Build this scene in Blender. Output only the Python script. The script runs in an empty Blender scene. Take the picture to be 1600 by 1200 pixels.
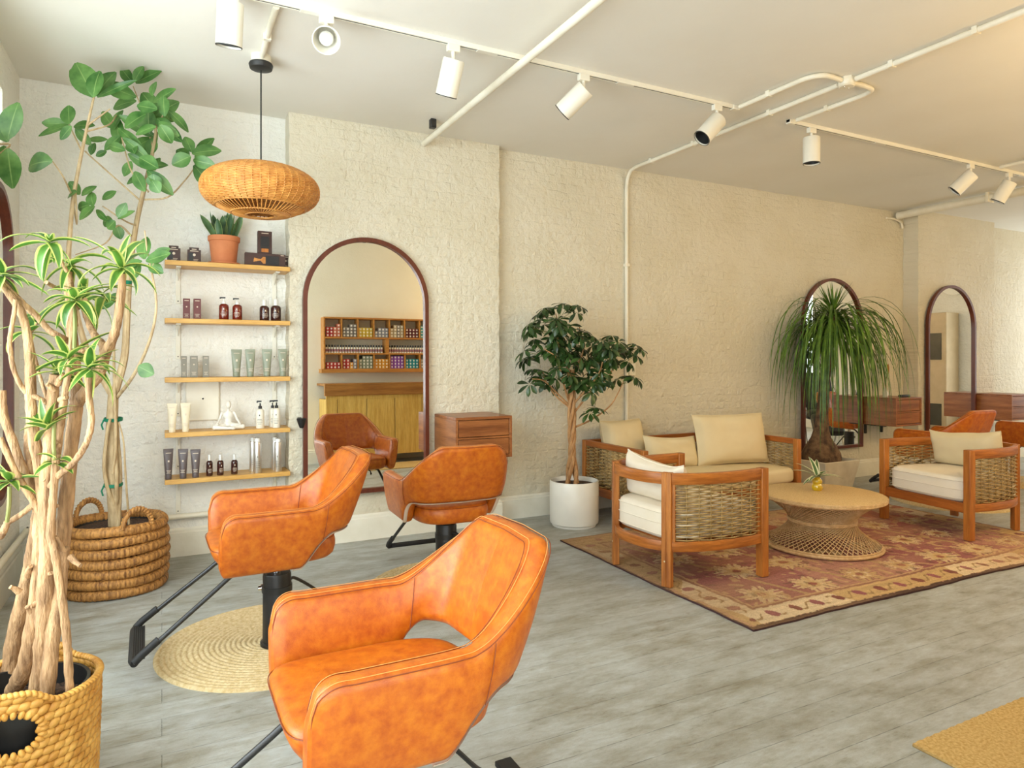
import bpy, math, random
from mathutils import Vector, Matrix, noise as mnoise
random.seed(7)
PI = math.pi
R = math.radians
SC = bpy.context.scene
COL = SC.collection

# ------------------------------------------------------------------ camera, world, daylight, exposure
EYE = 1.40                      # eye height
CEIL = 3.223                    # ceiling height
FPX = 1060.0                    # focal length in pixels of a 1600 px wide frame
YAW = R(27.3)
cam_d = bpy.data.cameras.new('camera')
cam = bpy.data.objects.new('camera', cam_d)
COL.objects.link(cam)
cam.location = (0, 0, EYE)
cam.rotation_euler = (R(90), 0, -YAW)
cam_d.sensor_width = 36.0
cam_d.lens = FPX / 1600 * 36.0
cam_d.shift_y = -39.0 / 1600
cam_d.clip_start = 0.02
SC.camera = cam
FW = (math.sin(YAW), math.cos(YAW))
RT = (math.cos(YAW), -math.sin(YAW))

w = bpy.data.worlds.new('daylight')
SC.world = w
w.use_nodes = True
bgn = w.node_tree.nodes['Background']
bgn.inputs['Color'].default_value = (0.92, 0.96, 1.0, 1)
bgn.inputs['Strength'].default_value = 2.0

def area(name, loc, rot, sx, sy, power, col):
    l = bpy.data.lights.new(name, 'AREA')
    l.shape = 'RECTANGLE'; l.size = sx; l.size_y = sy
    l.energy = power; l.color = col
    o = bpy.data.objects.new(name, l)
    o.location = loc; o.rotation_euler = rot
    COL.objects.link(o)
    return o
# daylight entering by the shop windows, each light fills its opening just outside the glass
area('daylight_left', (-1.10, 0.3, 1.72), (0, R(-106), 0), 2.35, 3.8, 140, (0.90, 0.96, 1.0))
area('daylight_left_corner', (-1.75, 2.65, 1.75), (0, R(-90), R(38)), 2.35, 2.2, 170, (0.85, 0.94, 1.0))
area('daylight_transom', (-1.10, 4.50, 2.78), (0, R(-84), 0), 0.34, 0.66, 1.5, (0.90, 0.96, 1.0))
area('daylight_front', (0.2, -2.46, 1.5), (R(100), 0, 0), 1.7, 2.7, 95, (0.89, 0.955, 1.0))
area('daylight_right', (12.04, 4.47, 1.70), (0, R(98), 0), 2.3, 1.1, 44, (0.97, 0.99, 1.0))
area('daylight_corner', (12.04, 0.74, 1.70), (0, R(98), 0), 2.3, 0.5, 20, (0.97, 0.99, 1.0))

SC.view_settings.view_transform = 'Standard'
SC.view_settings.look = 'None'
SC.view_settings.exposure = -0.12
SC.view_settings.gamma = 1.0
SC.view_settings.use_curve_mapping = False

# ------------------------------------------------------------------ helpers
def ray(px, py):
    u = (px - 800) / FPX; v = (561 - py) / FPX
    return (FW[0] + u * RT[0], FW[1] + u * RT[1], v)
def at(px, py, d):
    r = ray(px, py)
    return Vector((r[0] * d, r[1] * d, EYE + r[2] * d))
def atY(px, py, Y):
    r = ray(px, py)
    return at(px, py, Y / r[1])

class MB:
    """collects shapes, builds them as one mesh object"""
    def __init__(s):
        s.v = []; s.f = []; s.m = []; s.uv = []; s.cur = 0
    def add(s, vs, fs, uv=None):
        b = len(s.v)
        s.v.extend([tuple(p) for p in vs])
        s.uv.extend(uv if uv else [(0, 0)] * len(vs))
        for f in fs:
            s.f.append([b + i for i in f]); s.m.append(s.cur)
        return s
    def box(s, c, d, rot=None, taper=1.0):
        x, y, z = d[0] / 2, d[1] / 2, d[2] / 2
        P = []
        for sz in (-1, 1):
            k = taper if sz < 0 else 1.0
            for sx, sy in ((-1, -1), (1, -1), (1, 1), (-1, 1)):
                p = Vector((sx * x * k, sy * y * k, sz * z))
                if rot is not None: p = rot @ p
                P.append(p + Vector(c))
        return s.add(P, [(3, 2, 1, 0), (4, 5, 6, 7), (0, 1, 5, 4), (1, 2, 6, 5), (2, 3, 7, 6), (3, 0, 4, 7)])
    def tube(s, pts, r, n=8, cap=True, closed=False, flat=None):
        pts = [Vector(p) for p in pts]; m = len(pts)
        rs = [r(i / (m - 1)) if callable(r) else (r[i] if isinstance(r, (list, tuple)) else r) for i in range(m)]
        V = []; prev = None
        for i, p in enumerate(pts):
            if closed: t = pts[(i + 1) % m] - pts[i - 1]
            else: t = pts[min(i + 1, m - 1)] - pts[max(i - 1, 0)]
            if t.length < 1e-9: t = Vector((0, 0, 1))
            t.normalize()
            if prev is None:
                a = Vector((0, 0, 1)) if abs(t.z) < 0.9 else Vector((1, 0, 0))
                u = t.cross(a).normalized()
            else:
                u = prev - t * prev.dot(t)
                if u.length < 1e-6: u = t.orthogonal()
                u.normalize()
            prev = u; w2 = t.cross(u)
            fu, fw = flat if flat else (1, 1)
            for k in range(n):
                a = 2 * PI * k / n
                V.append(p + u * math.cos(a) * rs[i] * fu + w2 * math.sin(a) * rs[i] * fw)
        F = []
        for i in range(m if closed else m - 1):
            j = (i + 1) % m
            for k in range(n):
                l = (k + 1) % n
                F.append((i * n + k, i * n + l, j * n + l, j * n + k))
        if cap and not closed:
            F.append(tuple(range(n - 1, -1, -1)))
            F.append(tuple((m - 1) * n + k for k in range(n)))
        return s.add(V, F)
    def lathe(s, prof, n=32, c=(0, 0, 0), mtx=None, a0=0):
        V = []; F = []
        for r, z in prof:
            for k in range(n):
                a = a0 + 2 * PI * k / n
                p = Vector((max(r, 1e-5) * math.cos(a), max(r, 1e-5) * math.sin(a), z))
                if mtx is not None: p = mtx @ p
                V.append(p + Vector(c))
        for i in range(len(prof) - 1):
            for k in range(n):
                l = (k + 1) % n
                F.append((i * n + k, i * n + l, (i + 1) * n + l, (i + 1) * n + k))
        return s.add(V, F)
    def grid(s, P, cu=False, cv=False, uv=None):
        nu = len(P); nv = len(P[0])
        V = [p for row in P for p in row]; F = []
        for i in range(nu if cu else nu - 1):
            a = (i + 1) % nu
            for j in range(nv if cv else nv - 1):
                b = (j + 1) % nv
                F.append((i * nv + j, a * nv + j, a * nv + b, i * nv + b))
        U = [q for row in uv for q in row] if uv else None
        return s.add(V, F, U)
    def ball(s, c, r, nu=8, nv=12, mtx=None):
        rx, ry, rz = r if isinstance(r, (tuple, list)) else (r, r, r)
        V = []; F = []
        for i in range(nu + 1):
            th = PI * i / nu
            for k in range(nv):
                a = 2 * PI * k / nv
                p = Vector((rx * math.sin(th) * math.cos(a), ry * math.sin(th) * math.sin(a), -rz * math.cos(th)))
                if mtx is not None: p = mtx @ p
                V.append(p + Vector(c))
        for i in range(nu):
            for k in range(nv):
                l = (k + 1) % nv
                F.append((i * nv + k, i * nv + l, (i + 1) * nv + l, (i + 1) * nv + k))
        return s.add(V, F)
    def prism(s, poly, axis, a, b):
        """poly in the two other axes, extruded along axis from a to b"""
        n = len(poly); V = []
        for t in (a, b):
            for p, q in poly:
                V.append({'x': (t, p, q), 'y': (p, t, q), 'z': (p, q, t)}[axis])
        F = [(i, (i + 1) % n, n + (i + 1) % n, n + i) for i in range(n)]
        F += [tuple(range(n - 1, -1, -1)), tuple(range(n, 2 * n))]
        return s.add(V, F)
    def mesh(s, name, mats, sharp=38):
        me = bpy.data.meshes.new(name)
        me.from_pydata(s.v, [], s.f)
        mats = mats if isinstance(mats, (list, tuple)) else [mats]
        for mt in mats: me.materials.append(mt)
        if any(s.m): me.polygons.foreach_set('material_index', s.m)
        if any(q != (0, 0) for q in s.uv):
            ul = me.uv_layers.new(name='uv')
            for l in me.loops: ul.data[l.index].uv = s.uv[l.vertex_index]
        me.shade_smooth()
        me.validate()
        if sharp is not None: me.set_sharp_from_angle(angle=R(sharp))
        me.update()
        return me
    def build(s, name, mats, parent=None, loc=(0, 0, 0), rot=(0, 0, 0), bevel=0, sharp=38, fix=True):
        me = s.mesh(name, mats, sharp)
        if fix:
            import bmesh
            bm = bmesh.new(); bm.from_mesh(me)
            bmesh.ops.recalc_face_normals(bm, faces=bm.faces)
            bm.to_mesh(me); bm.free()
        o = bpy.data.objects.new(name, me)
        COL.objects.link(o)
        o.location = loc; o.rotation_euler = rot
        if parent: o.parent = parent
        if bevel:
            b = o.modifiers.new('bevel', 'BEVEL')
            b.width = bevel; b.segments = 2; b.limit_method = 'ANGLE'; b.angle_limit = R(40)
        return o

def thing(name, label, cat, loc=(0, 0, 0), rz=0, group=None):
    o = bpy.data.objects.new(name, None)
    o.empty_display_size = 0.1
    COL.objects.link(o)
    o.location = loc; o.rotation_euler = (0, 0, rz)
    return tag(o, label, cat, group)
def tag(o, label, cat, group=None):
    o['label'] = label; o['category'] = cat
    if group: o['group'] = group
    return o
def struct(o):
    o['kind'] = 'structure'; return o
def dup(root, loc=None, rz=None, label=None, group=None):
    r = root.copy(); COL.objects.link(r)
    if loc is not None: r.location = loc
    if rz is not None: r.rotation_euler = (0, 0, rz)
    if label: r['label'] = label
    if group: r['group'] = group
    for ch in list(root.children):
        c = ch.copy(); COL.objects.link(c); c.parent = r
        for g in list(ch.children):
            d = g.copy(); COL.objects.link(d); d.parent = c
    return r

def smooth_path(pts, n=8, closed=False):
    """Catmull-Rom through the points"""
    P = [Vector(p) for p in pts]; out = []; m = len(P)
    for i in range(m if closed else m - 1):
        p1, p2 = P[i], P[(i + 1) % m]
        p0 = P[i - 1] if (closed or i > 0) else p1 * 2 - p2
        p3 = P[(i + 2) % m] if (closed or i + 2 < m) else p2 * 2 - p1
        for k in range(n):
            t = k / n
            out.append(0.5 * ((2 * p1) + (p2 - p0) * t + (2 * p0 - 5 * p1 + 4 * p2 - p3) * t * t + (3 * p1 - p0 - 3 * p2 + p3) * t ** 3))
    if not closed: out.append(P[-1])
    return out
def resample(pts, n):
    P = [Vector(p) for p in pts]; L = [0.0]
    for a, b in zip(P, P[1:]): L.append(L[-1] + (b - a).length)
    out = []; j = 0
    for i in range(n):
        s = L[-1] * i / (n - 1)
        while j < len(L) - 2 and L[j + 1] < s: j += 1
        t = (s - L[j]) / max(L[j + 1] - L[j], 1e-9)
        out.append(P[j].lerp(P[j + 1], min(max(t, 0), 1)))
    return out, L[-1]
def sstep(a, b, x):
    t = min(max((x - a) / (b - a), 0), 1)
    return t * t * (3 - 2 * t)

# ------------------------------------------------------------------ materials
def srgb(r, g, b):
    f = lambda c: (c / 255 / 12.92) if c / 255 <= 0.04045 else ((c / 255 + 0.055) / 1.055) ** 2.4
    return (f(r), f(g), f(b), 1)
class NT:
    def __init__(s, name):
        s.mat = bpy.data.materials.new(name); s.mat.use_nodes = True
        s.t = s.mat.node_tree; s.n = s.t.nodes
        s.b = s.n['Principled BSDF']; s.out = s.n['Material Output']
    def add(s, typ, **kw):
        n = s.n.new(typ)
        for k, v in kw.items():
            if k in n.inputs: n.inputs[k].default_value = v
            else: setattr(n, k, v)
        return n
    def link(s, a, ao, b, bi): s.t.links.new(a.outputs[ao], b.inputs[bi])
    def coords(s, scale=(1, 1, 1), rot=(0, 0, 0)):
        c = s.add('ShaderNodeTexCoord'); m = s.add('ShaderNodeMapping')
        m.inputs['Scale'].default_value = scale; m.inputs['Rotation'].default_value = rot
        s.link(c, 'Object', m, 'Vector'); return m
    def noise(s, vec, scale, detail=4, rough=0.55):
        n = s.add('ShaderNodeTexNoise', Scale=scale, Detail=detail, Roughness=rough)
        s.link(vec, 'Vector', n, 'Vector'); return n
    def ramp(s, src, out, stops):
        r = s.add('ShaderNodeValToRGB'); e = r.color_ramp.elements
        e[0].position, e[0].color = stops[0]
        e[1].position, e[1].color = stops[-1]
        for p, c in stops[1:-1]:
            x = e.new(p); x.color = c
        s.link(src, out, r, 'Fac'); return r
    def mix(s, a, b, fac, mode='MIX'):
        m = s.add('ShaderNodeMix', data_type='RGBA', blend_type=mode)
        for sock, v in ((6, a), (7, b), (0, fac)):
            if isinstance(v, tuple) and hasattr(v[0], 'outputs'): s.t.links.new(v[0].outputs[v[1]], m.inputs[sock])
            else: m.inputs[sock].default_value = v
        return m
    def bump(s, src, out, dist, strength=1.0, normal=None):
        b = s.add('ShaderNodeBump', Strength=strength, Distance=dist)
        s.link(src, out, b, 'Height')
        if normal: s.link(normal, 'Normal', b, 'Normal')
        return b
    def fin(s, color=None, rough=0.5, bump=None, metal=0, spec=0.5, coat=0):
        if color is not None:
            if isinstance(color, tuple) and hasattr(color[0], 'outputs'): s.t.links.new(color[0].outputs[color[1]], s.b.inputs['Base Color'])
            else: s.b.inputs['Base Color'].default_value = color
        s.b.inputs['Roughness'].default_value = rough
        s.b.inputs['Metallic'].default_value = metal
        s.b.inputs['Specular IOR Level'].default_value = spec
        if coat: s.b.inputs['Coat Weight'].default_value = coat; s.b.inputs['Coat Roughness'].default_value = 0.15
        if bump: s.link(bump, 'Normal', s.b, 'Normal')
        return s.mat
def plain(name, c1, c2=None, rough=0.5, metal=0, scale=6, stretch=(1, 1, 1), bump=0, bscale=80, spec=0.5, lo=0.35, hi=0.65, coat=0):
    t = NT(name); m = t.coords(stretch)
    col = c1
    n = t.noise(m, scale)
    c2 = c2 or tuple(min(1, x * 0.9) for x in c1[:3]) + (1,)
    col = (t.ramp(n, 'Fac', [(lo, c1), (hi, c2)]), 'Color')
    b = None
    if bump:
        nb = t.noise(m, bscale, 3); b = t.bump(nb, 'Fac', bump)
    return t.fin(col, rough, b, metal, spec, coat)

def wall_mat(name, c1, c2, brick=True, along='x', bumpd=0.012):
    t = NT(name); c = t.add('ShaderNodeTexCoord')
    sp = t.add('ShaderNodeSeparateXYZ'); t.link(c, 'Object', sp, 'Vector')
    cb = t.add('ShaderNodeCombineXYZ')
    t.link(sp, 'X' if along == 'x' else 'Y', cb, 'X'); t.link(sp, 'Z', cb, 'Y')
    n1 = t.noise(cb, 2.2, 5)
    col = t.ramp(n1, 'Fac', [(0.3, c1), (0.75, c2)])
    nb = t.noise(cb, 16, 4, 0.6); nb2 = t.noise(cb, 70, 3, 0.6)
    wob = t.noise(cb, 5, 4); n_m = t.noise(cb, 1.7, 4)
    add = t.add('ShaderNodeMixRGB', blend_type='ADD'); add.inputs['Fac'].default_value = 0.075
    t.link(cb, 'Vector', add, 'Color1'); t.link(wob, 'Color', add, 'Color2')
    if brick:
        br = t.add('ShaderNodeTexBrick', Scale=1.0)
        br.inputs['Color1'].default_value = (1, 1, 1, 1); br.inputs['Color2'].default_value = (0.82, 0.82, 0.82, 1)
        br.inputs['Mortar'].default_value = (0.0, 0, 0, 1)
        br.inputs['Mortar Size'].default_value = 0.010; br.inputs['Mortar Smooth'].default_value = 0.95
        br.inputs['Brick Width'].default_value = 0.215; br.inputs['Row Height'].default_value = 0.076
        t.link(add, 'Color', br, 'Vector')
        msk = t.ramp(n_m, 'Fac', [(0.35, (0.15, 0.15, 0.15, 1)), (0.65, (1, 1, 1, 1))])
        brs = t.mix((1, 1, 1, 1), (br, 'Color'), (msk, 'Color'))
        b1 = t.bump(brs, 2, 0.008, 0.42)
        b2 = t.bump(nb, 'Fac', bumpd * 2.2, 0.9, b1)
    else:
        b2 = t.bump(nb, 'Fac', bumpd, 0.6)
    b3 = t.bump(nb2, 'Fac', 0.003, 0.6, b2)
    return t.fin((col, 'Color'), 0.62, b3, spec=0.35)
m_wall = wall_mat('painted_brick', srgb(222, 215, 196), srgb(214, 205, 181))
m_wall_daylit = wall_mat('daylit_painted_brick', srgb(243, 241, 234), srgb(237, 234, 224))  # shelf section: cool daylight put into the colour as a whiter tone
m_wall_side = wall_mat('painted_brick_side', srgb(242, 239, 230), srgb(236, 232, 220), True, 'y')  # whiter too, so the left wall's daylight sits in its colour
m_plaster = wall_mat('wall_plaster', srgb(238, 231, 210), srgb(232, 224, 200), False, 'x', 0.004)
m_ceil = plain('ceiling_plaster', srgb(237, 234, 225), srgb(232, 228, 217), 0.7, scale=0.8, bump=0.0022, bscale=9, spec=0.2)
m_trim = plain('white_trim_paint', srgb(240, 236, 222), srgb(232, 227, 210), 0.42, bump=0.001, bscale=40)
m_conduit = plain('white_pipe_paint', srgb(240, 234, 216), srgb(230, 222, 200), 0.4, bump=0.001, bscale=60)

def floor_mat():
    t = NT('grey_painted_planks'); m = t.coords()
    wob = t.noise(m, 3, 2)
    br = t.add('ShaderNodeTexBrick', Scale=1.0, offset=0.37, offset_frequency=2)
    br.inputs['Color1'].default_value = (1, 1, 1, 1); br.inputs['Color2'].default_value = (0.8, 0.8, 0.8, 1)
    br.inputs['Mortar'].default_value = (0, 0, 0, 1)
    br.inputs['Mortar Size'].default_value = 0.0022; br.inputs['Mortar Smooth'].default_value = 0.5
    br.inputs['Brick Width'].default_value = 6.3; br.inputs['Row Height'].default_value = 0.135
    t.link(m, 'Vector', br, 'Vector')
    m2 = t.coords((2.0, 5.0, 1)); n2 = t.noise(m2, 3.0, 9, 0.74)
    m3 = t.coords((6, 30, 1)); n3 = t.noise(m3, 2.2, 5, 0.7)
    n4 = t.noise(m, 1.1, 3); m5 = t.coords((7, 15, 1)); n5 = t.noise(m5, 4.0, 8, 0.8); m6 = t.coords((0.9, 2.4, 1)); n6 = t.noise(m6, 2.6, 5, 0.7)
    base = t.ramp(n2, 'Fac', [(0.30, srgb(150, 147, 132)), (0.42, srgb(180, 182, 176)), (0.60, srgb(194, 199, 198)), (0.74, srgb(208, 213, 214))])
    seamwear = t.ramp(n3, 'Fac', [(0.46, (1, 1, 1, 1)), (0.62, (0.78, 0.76, 0.72, 1))])
    c1 = t.mix((base, 'Color'), (seamwear, 'Color'), 0.45, 'MULTIPLY')
    big = t.ramp(n4, 'Fac', [(0.35, (0.9, 0.89, 0.86, 1)), (0.65, (1, 1, 1, 1))])
    patch = t.ramp(n6, 'Fac', [(0.34, srgb(214, 206, 190)), (0.55, (1, 1, 1, 1))])
    c1 = t.mix((c1, 2), (patch, 'Color'), 0.9, 'MULTIPLY')
    scuff = t.ramp(n5, 'Fac', [(0.33, (0.60, 0.58, 0.53, 1)), (0.41, (1, 1, 1, 1)), (0.62, (1, 1, 1, 1)), (0.72, (1.15, 1.15, 1.14, 1))])
    c1 = t.mix((c1, 2), (scuff, 'Color'), 0.8, 'MULTIPLY')
    c2 = t.mix((c1, 2), (big, 'Color'), 1.0, 'MULTIPLY')
    # seams only show in broken stretches, as on much repainted boards
    brk = t.ramp(n3, 'Fac', [(0.42, (0.0, 0, 0, 1)), (0.60, (1, 1, 1, 1))])
    seam = t.mix((br, 'Color'), (1, 1, 1, 1), 0.25)
    soft = t.mix((seam, 2), (1, 1, 1, 1), (brk, 'Color'))
    c3 = t.mix((c2, 2), (soft, 2), 0.75, 'MULTIPLY')
    b1 = t.bump(br, 'Color', 0.004, 0.6)
    b2 = t.bump(n2, 'Fac', 0.012, 0.5, b1)
    b3 = t.bump(n5, 'Fac', 0.006, 0.6, b2)
    return t.fin((c3, 2), 0.42, b3, spec=0.4)
m_floor = floor_mat()

def leather_mat(name, c1, c2, c3):
    t = NT(name); m = t.coords()
    n1 = t.noise(m, 30, 5, 0.6); n2 = t.noise(m, 5, 3)
    r = t.ramp(n1, 'Fac', [(0.30, c1), (0.5, c2), (0.72, c3)])
    r2 = t.ramp(n2, 'Fac', [(0.35, (0.92, 0.89, 0.86, 1)), (0.65, (1, 1, 1, 1))])
    c = t.mix((r, 'Color'), (r2, 'Color'), 1.0, 'MULTIPLY')
    v = t.add('ShaderNodeTexVoronoi', Scale=420.0); t.link(m, 'Vector', v, 'Vector')
    b = t.bump(v, 'Distance', 0.0006, 0.5)
    b2 = t.bump(n1, 'Fac', 0.002, 0.35, b)
    mt = t.fin((c, 2), 0.42, b2, spec=0.46, coat=0.18); t.b.inputs['Coat Roughness'].default_value = 0.32; return mt
m_leather = leather_mat('orange_leather', srgb(172, 77, 4), srgb(192, 98, 9), srgb(206, 118, 20))
m_seam = plain('leather_seam', srgb(128, 56, 14), rough=0.6)
m_stitch = plain('pale_stitch', srgb(226, 158, 84), rough=0.6)
m_lining = plain('pale_lining', srgb(232, 214, 196), rough=0.7)
m_black = plain('black_metal', srgb(30, 29, 29), srgb(38, 37, 36), 0.38, spec=0.5)
m_blackp = plain('black_plastic', srgb(24, 24, 25), srgb(34, 34, 34), 0.45)
m_rubber = plain('black_rubber', srgb(30, 30, 31), rough=0.6)
m_chrome = plain('chrome', (0.75, 0.75, 0.75, 1), (0.62, 0.62, 0.62, 1), 0.16, 1.0)

def wood_mat(name, dark, light, axis='x', scale=1.0, rough=0.42, coat=0):
    t = NT(name)
    st = {'x': (0.9, 11, 11), 'y': (11, 0.9, 11), 'z': (11, 11, 0.9), 'h': (2.0, 2.0, 26)}[axis]
    m = t.coords(tuple(q * scale for q in st))
    n = t.noise(m, 2.4, 6, 0.62); m2 = t.coords(tuple(q * scale * 5 for q in st)); n2 = t.noise(m2, 3, 4)
    mid = tuple((a + b) / 2 for a, b in zip(dark, light))
    r = t.ramp(n, 'Fac', [(0.3, dark), (0.5, mid), (0.7, light)])
    r2 = t.ramp(n2, 'Fac', [(0.38, (0.8, 0.76, 0.72, 1)), (0.62, (1, 1, 1, 1))])
    c = t.mix((r, 'Color'), (r2, 'Color'), 0.7, 'MULTIPLY')
    b = t.bump(n2, 'Fac', 0.0008, 0.5)
    return t.fin((c, 2), rough, b, coat=coat)
m_pine = wood_mat('shelf_pine', srgb(205, 150, 70), srgb(232, 188, 108), 'x')
m_teak_z = wood_mat('teak_upright', srgb(146, 80, 26), srgb(206, 132, 56), 'z')
m_teak_h = wood_mat('teak_rail', srgb(142, 76, 24), srgb(202, 124, 50), 'h')
m_teak_x = wood_mat('teak_across', srgb(138, 70, 22), srgb(192, 112, 44), 'x')
m_teak_y = wood_mat('teak_deep', srgb(138, 70, 22), srgb(192, 112, 44), 'y')
m_walnut = wood_mat('console_wood', srgb(114, 62, 32), srgb(176, 112, 64), 'x', 1.0, 0.34)
m_walnut_z = wood_mat('console_side_wood', srgb(124, 70, 36), srgb(186, 122, 72), 'y', 1.0, 0.34)
m_frame = wood_mat('mirror_frame_wood', srgb(84, 36, 22), srgb(112, 52, 32), 'z', 1.0, 0.35)
m_counter = wood_mat('counter_boards', srgb(206, 160, 70), srgb(236, 200, 112), 'z', 0.8)
m_counter_top = wood_mat('counter_apron', srgb(138, 86, 34), srgb(186, 130, 62), 'x', 0.7)
m_boxshelf = wood_mat('box_shelf_wood', srgb(170, 106, 40), srgb(206, 146, 70), 'x', 0.8)
m_mirror = plain('mirror_glass', (0.90, 0.91, 0.89, 1), (0.90, 0.91, 0.89, 1), 0.0, 1.0)
m_linen = plain('cream_linen', srgb(226, 210, 172), srgb(220, 202, 162), 0.85, scale=3, bump=0.0012, bscale=260, spec=0.2)
m_linen_w = plain('white_linen', srgb(240, 230, 212), srgb(234, 222, 200), 0.85, scale=3, bump=0.0012, bscale=260, spec=0.2)
m_wicker = plain('grey_brown_wicker', srgb(150, 120, 72), srgb(190, 160, 106), 0.42, scale=18, bump=0.0008, bscale=300)
m_rattan = plain('golden_rattan', srgb(182, 116, 48), srgb(214, 152, 76), 0.45, scale=26, bump=0.0008, bscale=240)
m_cane = plain('pale_cane', srgb(190, 152, 104), srgb(218, 184, 136), 0.5, scale=30, bump=0.0006, bscale=260)
m_cane_top = plain('woven_cane_top', srgb(200, 164, 108), srgb(222, 190, 136), 0.5, scale=120, lo=0.4, hi=0.6, bump=0.002, bscale=170)
m_jute = plain('jute_braid', srgb(200, 174, 126), srgb(224, 204, 162), 0.85, scale=60, bump=0.002, bscale=220, spec=0.15)
m_rope = plain('banana_rope', srgb(104, 60, 24), srgb(198, 142, 74), 0.6, scale=3.0, stretch=(26, 26, 2.0), lo=0.3, hi=0.62, bump=0.004, bscale=7)
m_hyacinth = plain('hyacinth_braid', srgb(178, 122, 46), srgb(214, 164, 82), 0.5, scale=18, bump=0.001, bscale=140, spec=0.4)
m_soil = plain('dark_soil', srgb(40, 26, 18), srgb(92, 66, 48), 0.95, scale=60, bump=0.01, bscale=70)
m_bark = plain('dracaena_bark', srgb(118, 86, 56), srgb(188, 150, 108), 0.8, scale=5, stretch=(9, 9, 2.0), lo=0.28, hi=0.62, bump=0.012, bscale=9)
m_barkf = plain('ficus_bark', srgb(168, 142, 104), srgb(200, 176, 136), 0.7, scale=6, stretch=(6, 6, 2), bump=0.003, bscale=12)
m_barks = plain('schefflera_bark', srgb(150, 104, 60), srgb(192, 146, 96), 0.7, scale=8, stretch=(6, 6, 2), bump=0.003, bscale=14)
m_barkp = plain('palm_bark', srgb(70, 50, 36), srgb(128, 98, 68), 0.9, scale=14, bump=0.012, bscale=22)
m_twig = plain('green_twig', srgb(112, 122, 60), srgb(142, 142, 84), 0.6)
m_wire = plain('green_tie', srgb(20, 128, 96), rough=0.5)
def leaf_mat(name, c1, c2, vein=None, edge=None, rough=0.38, trans=0.22, edge_at=0.55):
    t = NT(name); uv = t.add('ShaderNodeUVMap'); sp = t.add('ShaderNodeSeparateXYZ'); t.link(uv, 'UV', sp, 'Vector')
    m = t.coords(); n = t.noise(m, 9, 3)
    r = t.ramp(n, 'Fac', [(0.32, c1), (0.68, c2)]); cur = (r, 'Color')
    ab = t.add('ShaderNodeMath', operation='ABSOLUTE'); t.link(sp, 'X', ab, 0)
    if vein:
        rv = t.ramp(ab, 'Value', [(0.0, (0.8, 0.8, 0.8, 1)), (0.075, (0, 0, 0, 1))])
        mx = t.mix(cur, vein, (rv, 'Color')); cur = (mx, 2)
    if edge:
        re = t.ramp(ab, 'Value', [(edge_at - 0.08, (0, 0, 0, 1)), (edge_at + 0.08, (1, 1, 1, 1))])
        mx = t.mix(cur, edge, (re, 'Color')); cur = (mx, 2)
    t.fin(cur, rough)
    tr = t.add('ShaderNodeBsdfTranslucent'); t.t.links.new(cur[0].outputs[cur[1]], tr.inputs['Color'])
    ms = t.add('ShaderNodeMixShader'); ms.inputs[0].default_value = trans
    t.link(t.b, 'BSDF', ms, 1); t.link(tr, 'BSDF', ms, 2); t.link(ms, 'Shader', t.out, 'Surface')
    return t.mat
m_leaf_ficus = leaf_mat('ficus_leaf', srgb(52, 98, 40), srgb(110, 152, 80), srgb(150, 180, 108))
m_leaf_drac = leaf_mat('dracaena_leaf', srgb(46, 92, 30), srgb(92, 138, 50), None, srgb(194, 200, 110), edge_at=0.64)
m_leaf_sch = leaf_mat('schefflera_leaf', srgb(24, 44, 20), srgb(62, 92, 40), None, None, 0.3, 0.12)
m_leaf_palm = leaf_mat('ponytail_leaf', srgb(42, 78, 22), srgb(116, 152, 54), None, None, 0.4, 0.2)
m_leaf_snake = leaf_mat('snake_plant_leaf', srgb(36, 72, 44), srgb(96, 132, 84), None, srgb(150, 166, 96), edge_at=0.86)
m_leaf_vase = leaf_mat('striped_leaf', srgb(70, 104, 58), srgb(96, 130, 76), None, srgb(226, 226, 190), edge_at=0.55)
m_terra = plain('terracotta', srgb(206, 130, 84), srgb(190, 112, 70), 0.8, bump=0.001, bscale=120)
m_ceramic = plain('white_ceramic', srgb(238, 234, 224), srgb(232, 228, 218), 0.3)
m_stoneware = plain('whitewashed_planter', srgb(226, 214, 190), srgb(206, 192, 166), 0.7, scale=5)
def glass_mat(name, tint=(0.96, 0.98, 0.97, 1), gloss=0.08):
    t = NT(name); tr = t.add('ShaderNodeBsdfTransparent'); tr.inputs['Color'].default_value = tint
    gl = t.add('ShaderNodeBsdfGlossy', Roughness=0.02); ms = t.add('ShaderNodeMixShader'); ms.inputs[0].default_value = gloss
    t.link(tr, 'BSDF', ms, 1); t.link(gl, 'BSDF', ms, 2); t.link(ms, 'Shader', t.out, 'Surface')
    return t.mat
m_glass = glass_mat('window_glass')
m_spot = plain('white_lamp_paint', srgb(238, 234, 220), srgb(234, 229, 214), 0.38)
m_bulb = plain('frosted_bulb', srgb(240, 238, 232), rough=0.25)
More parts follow.
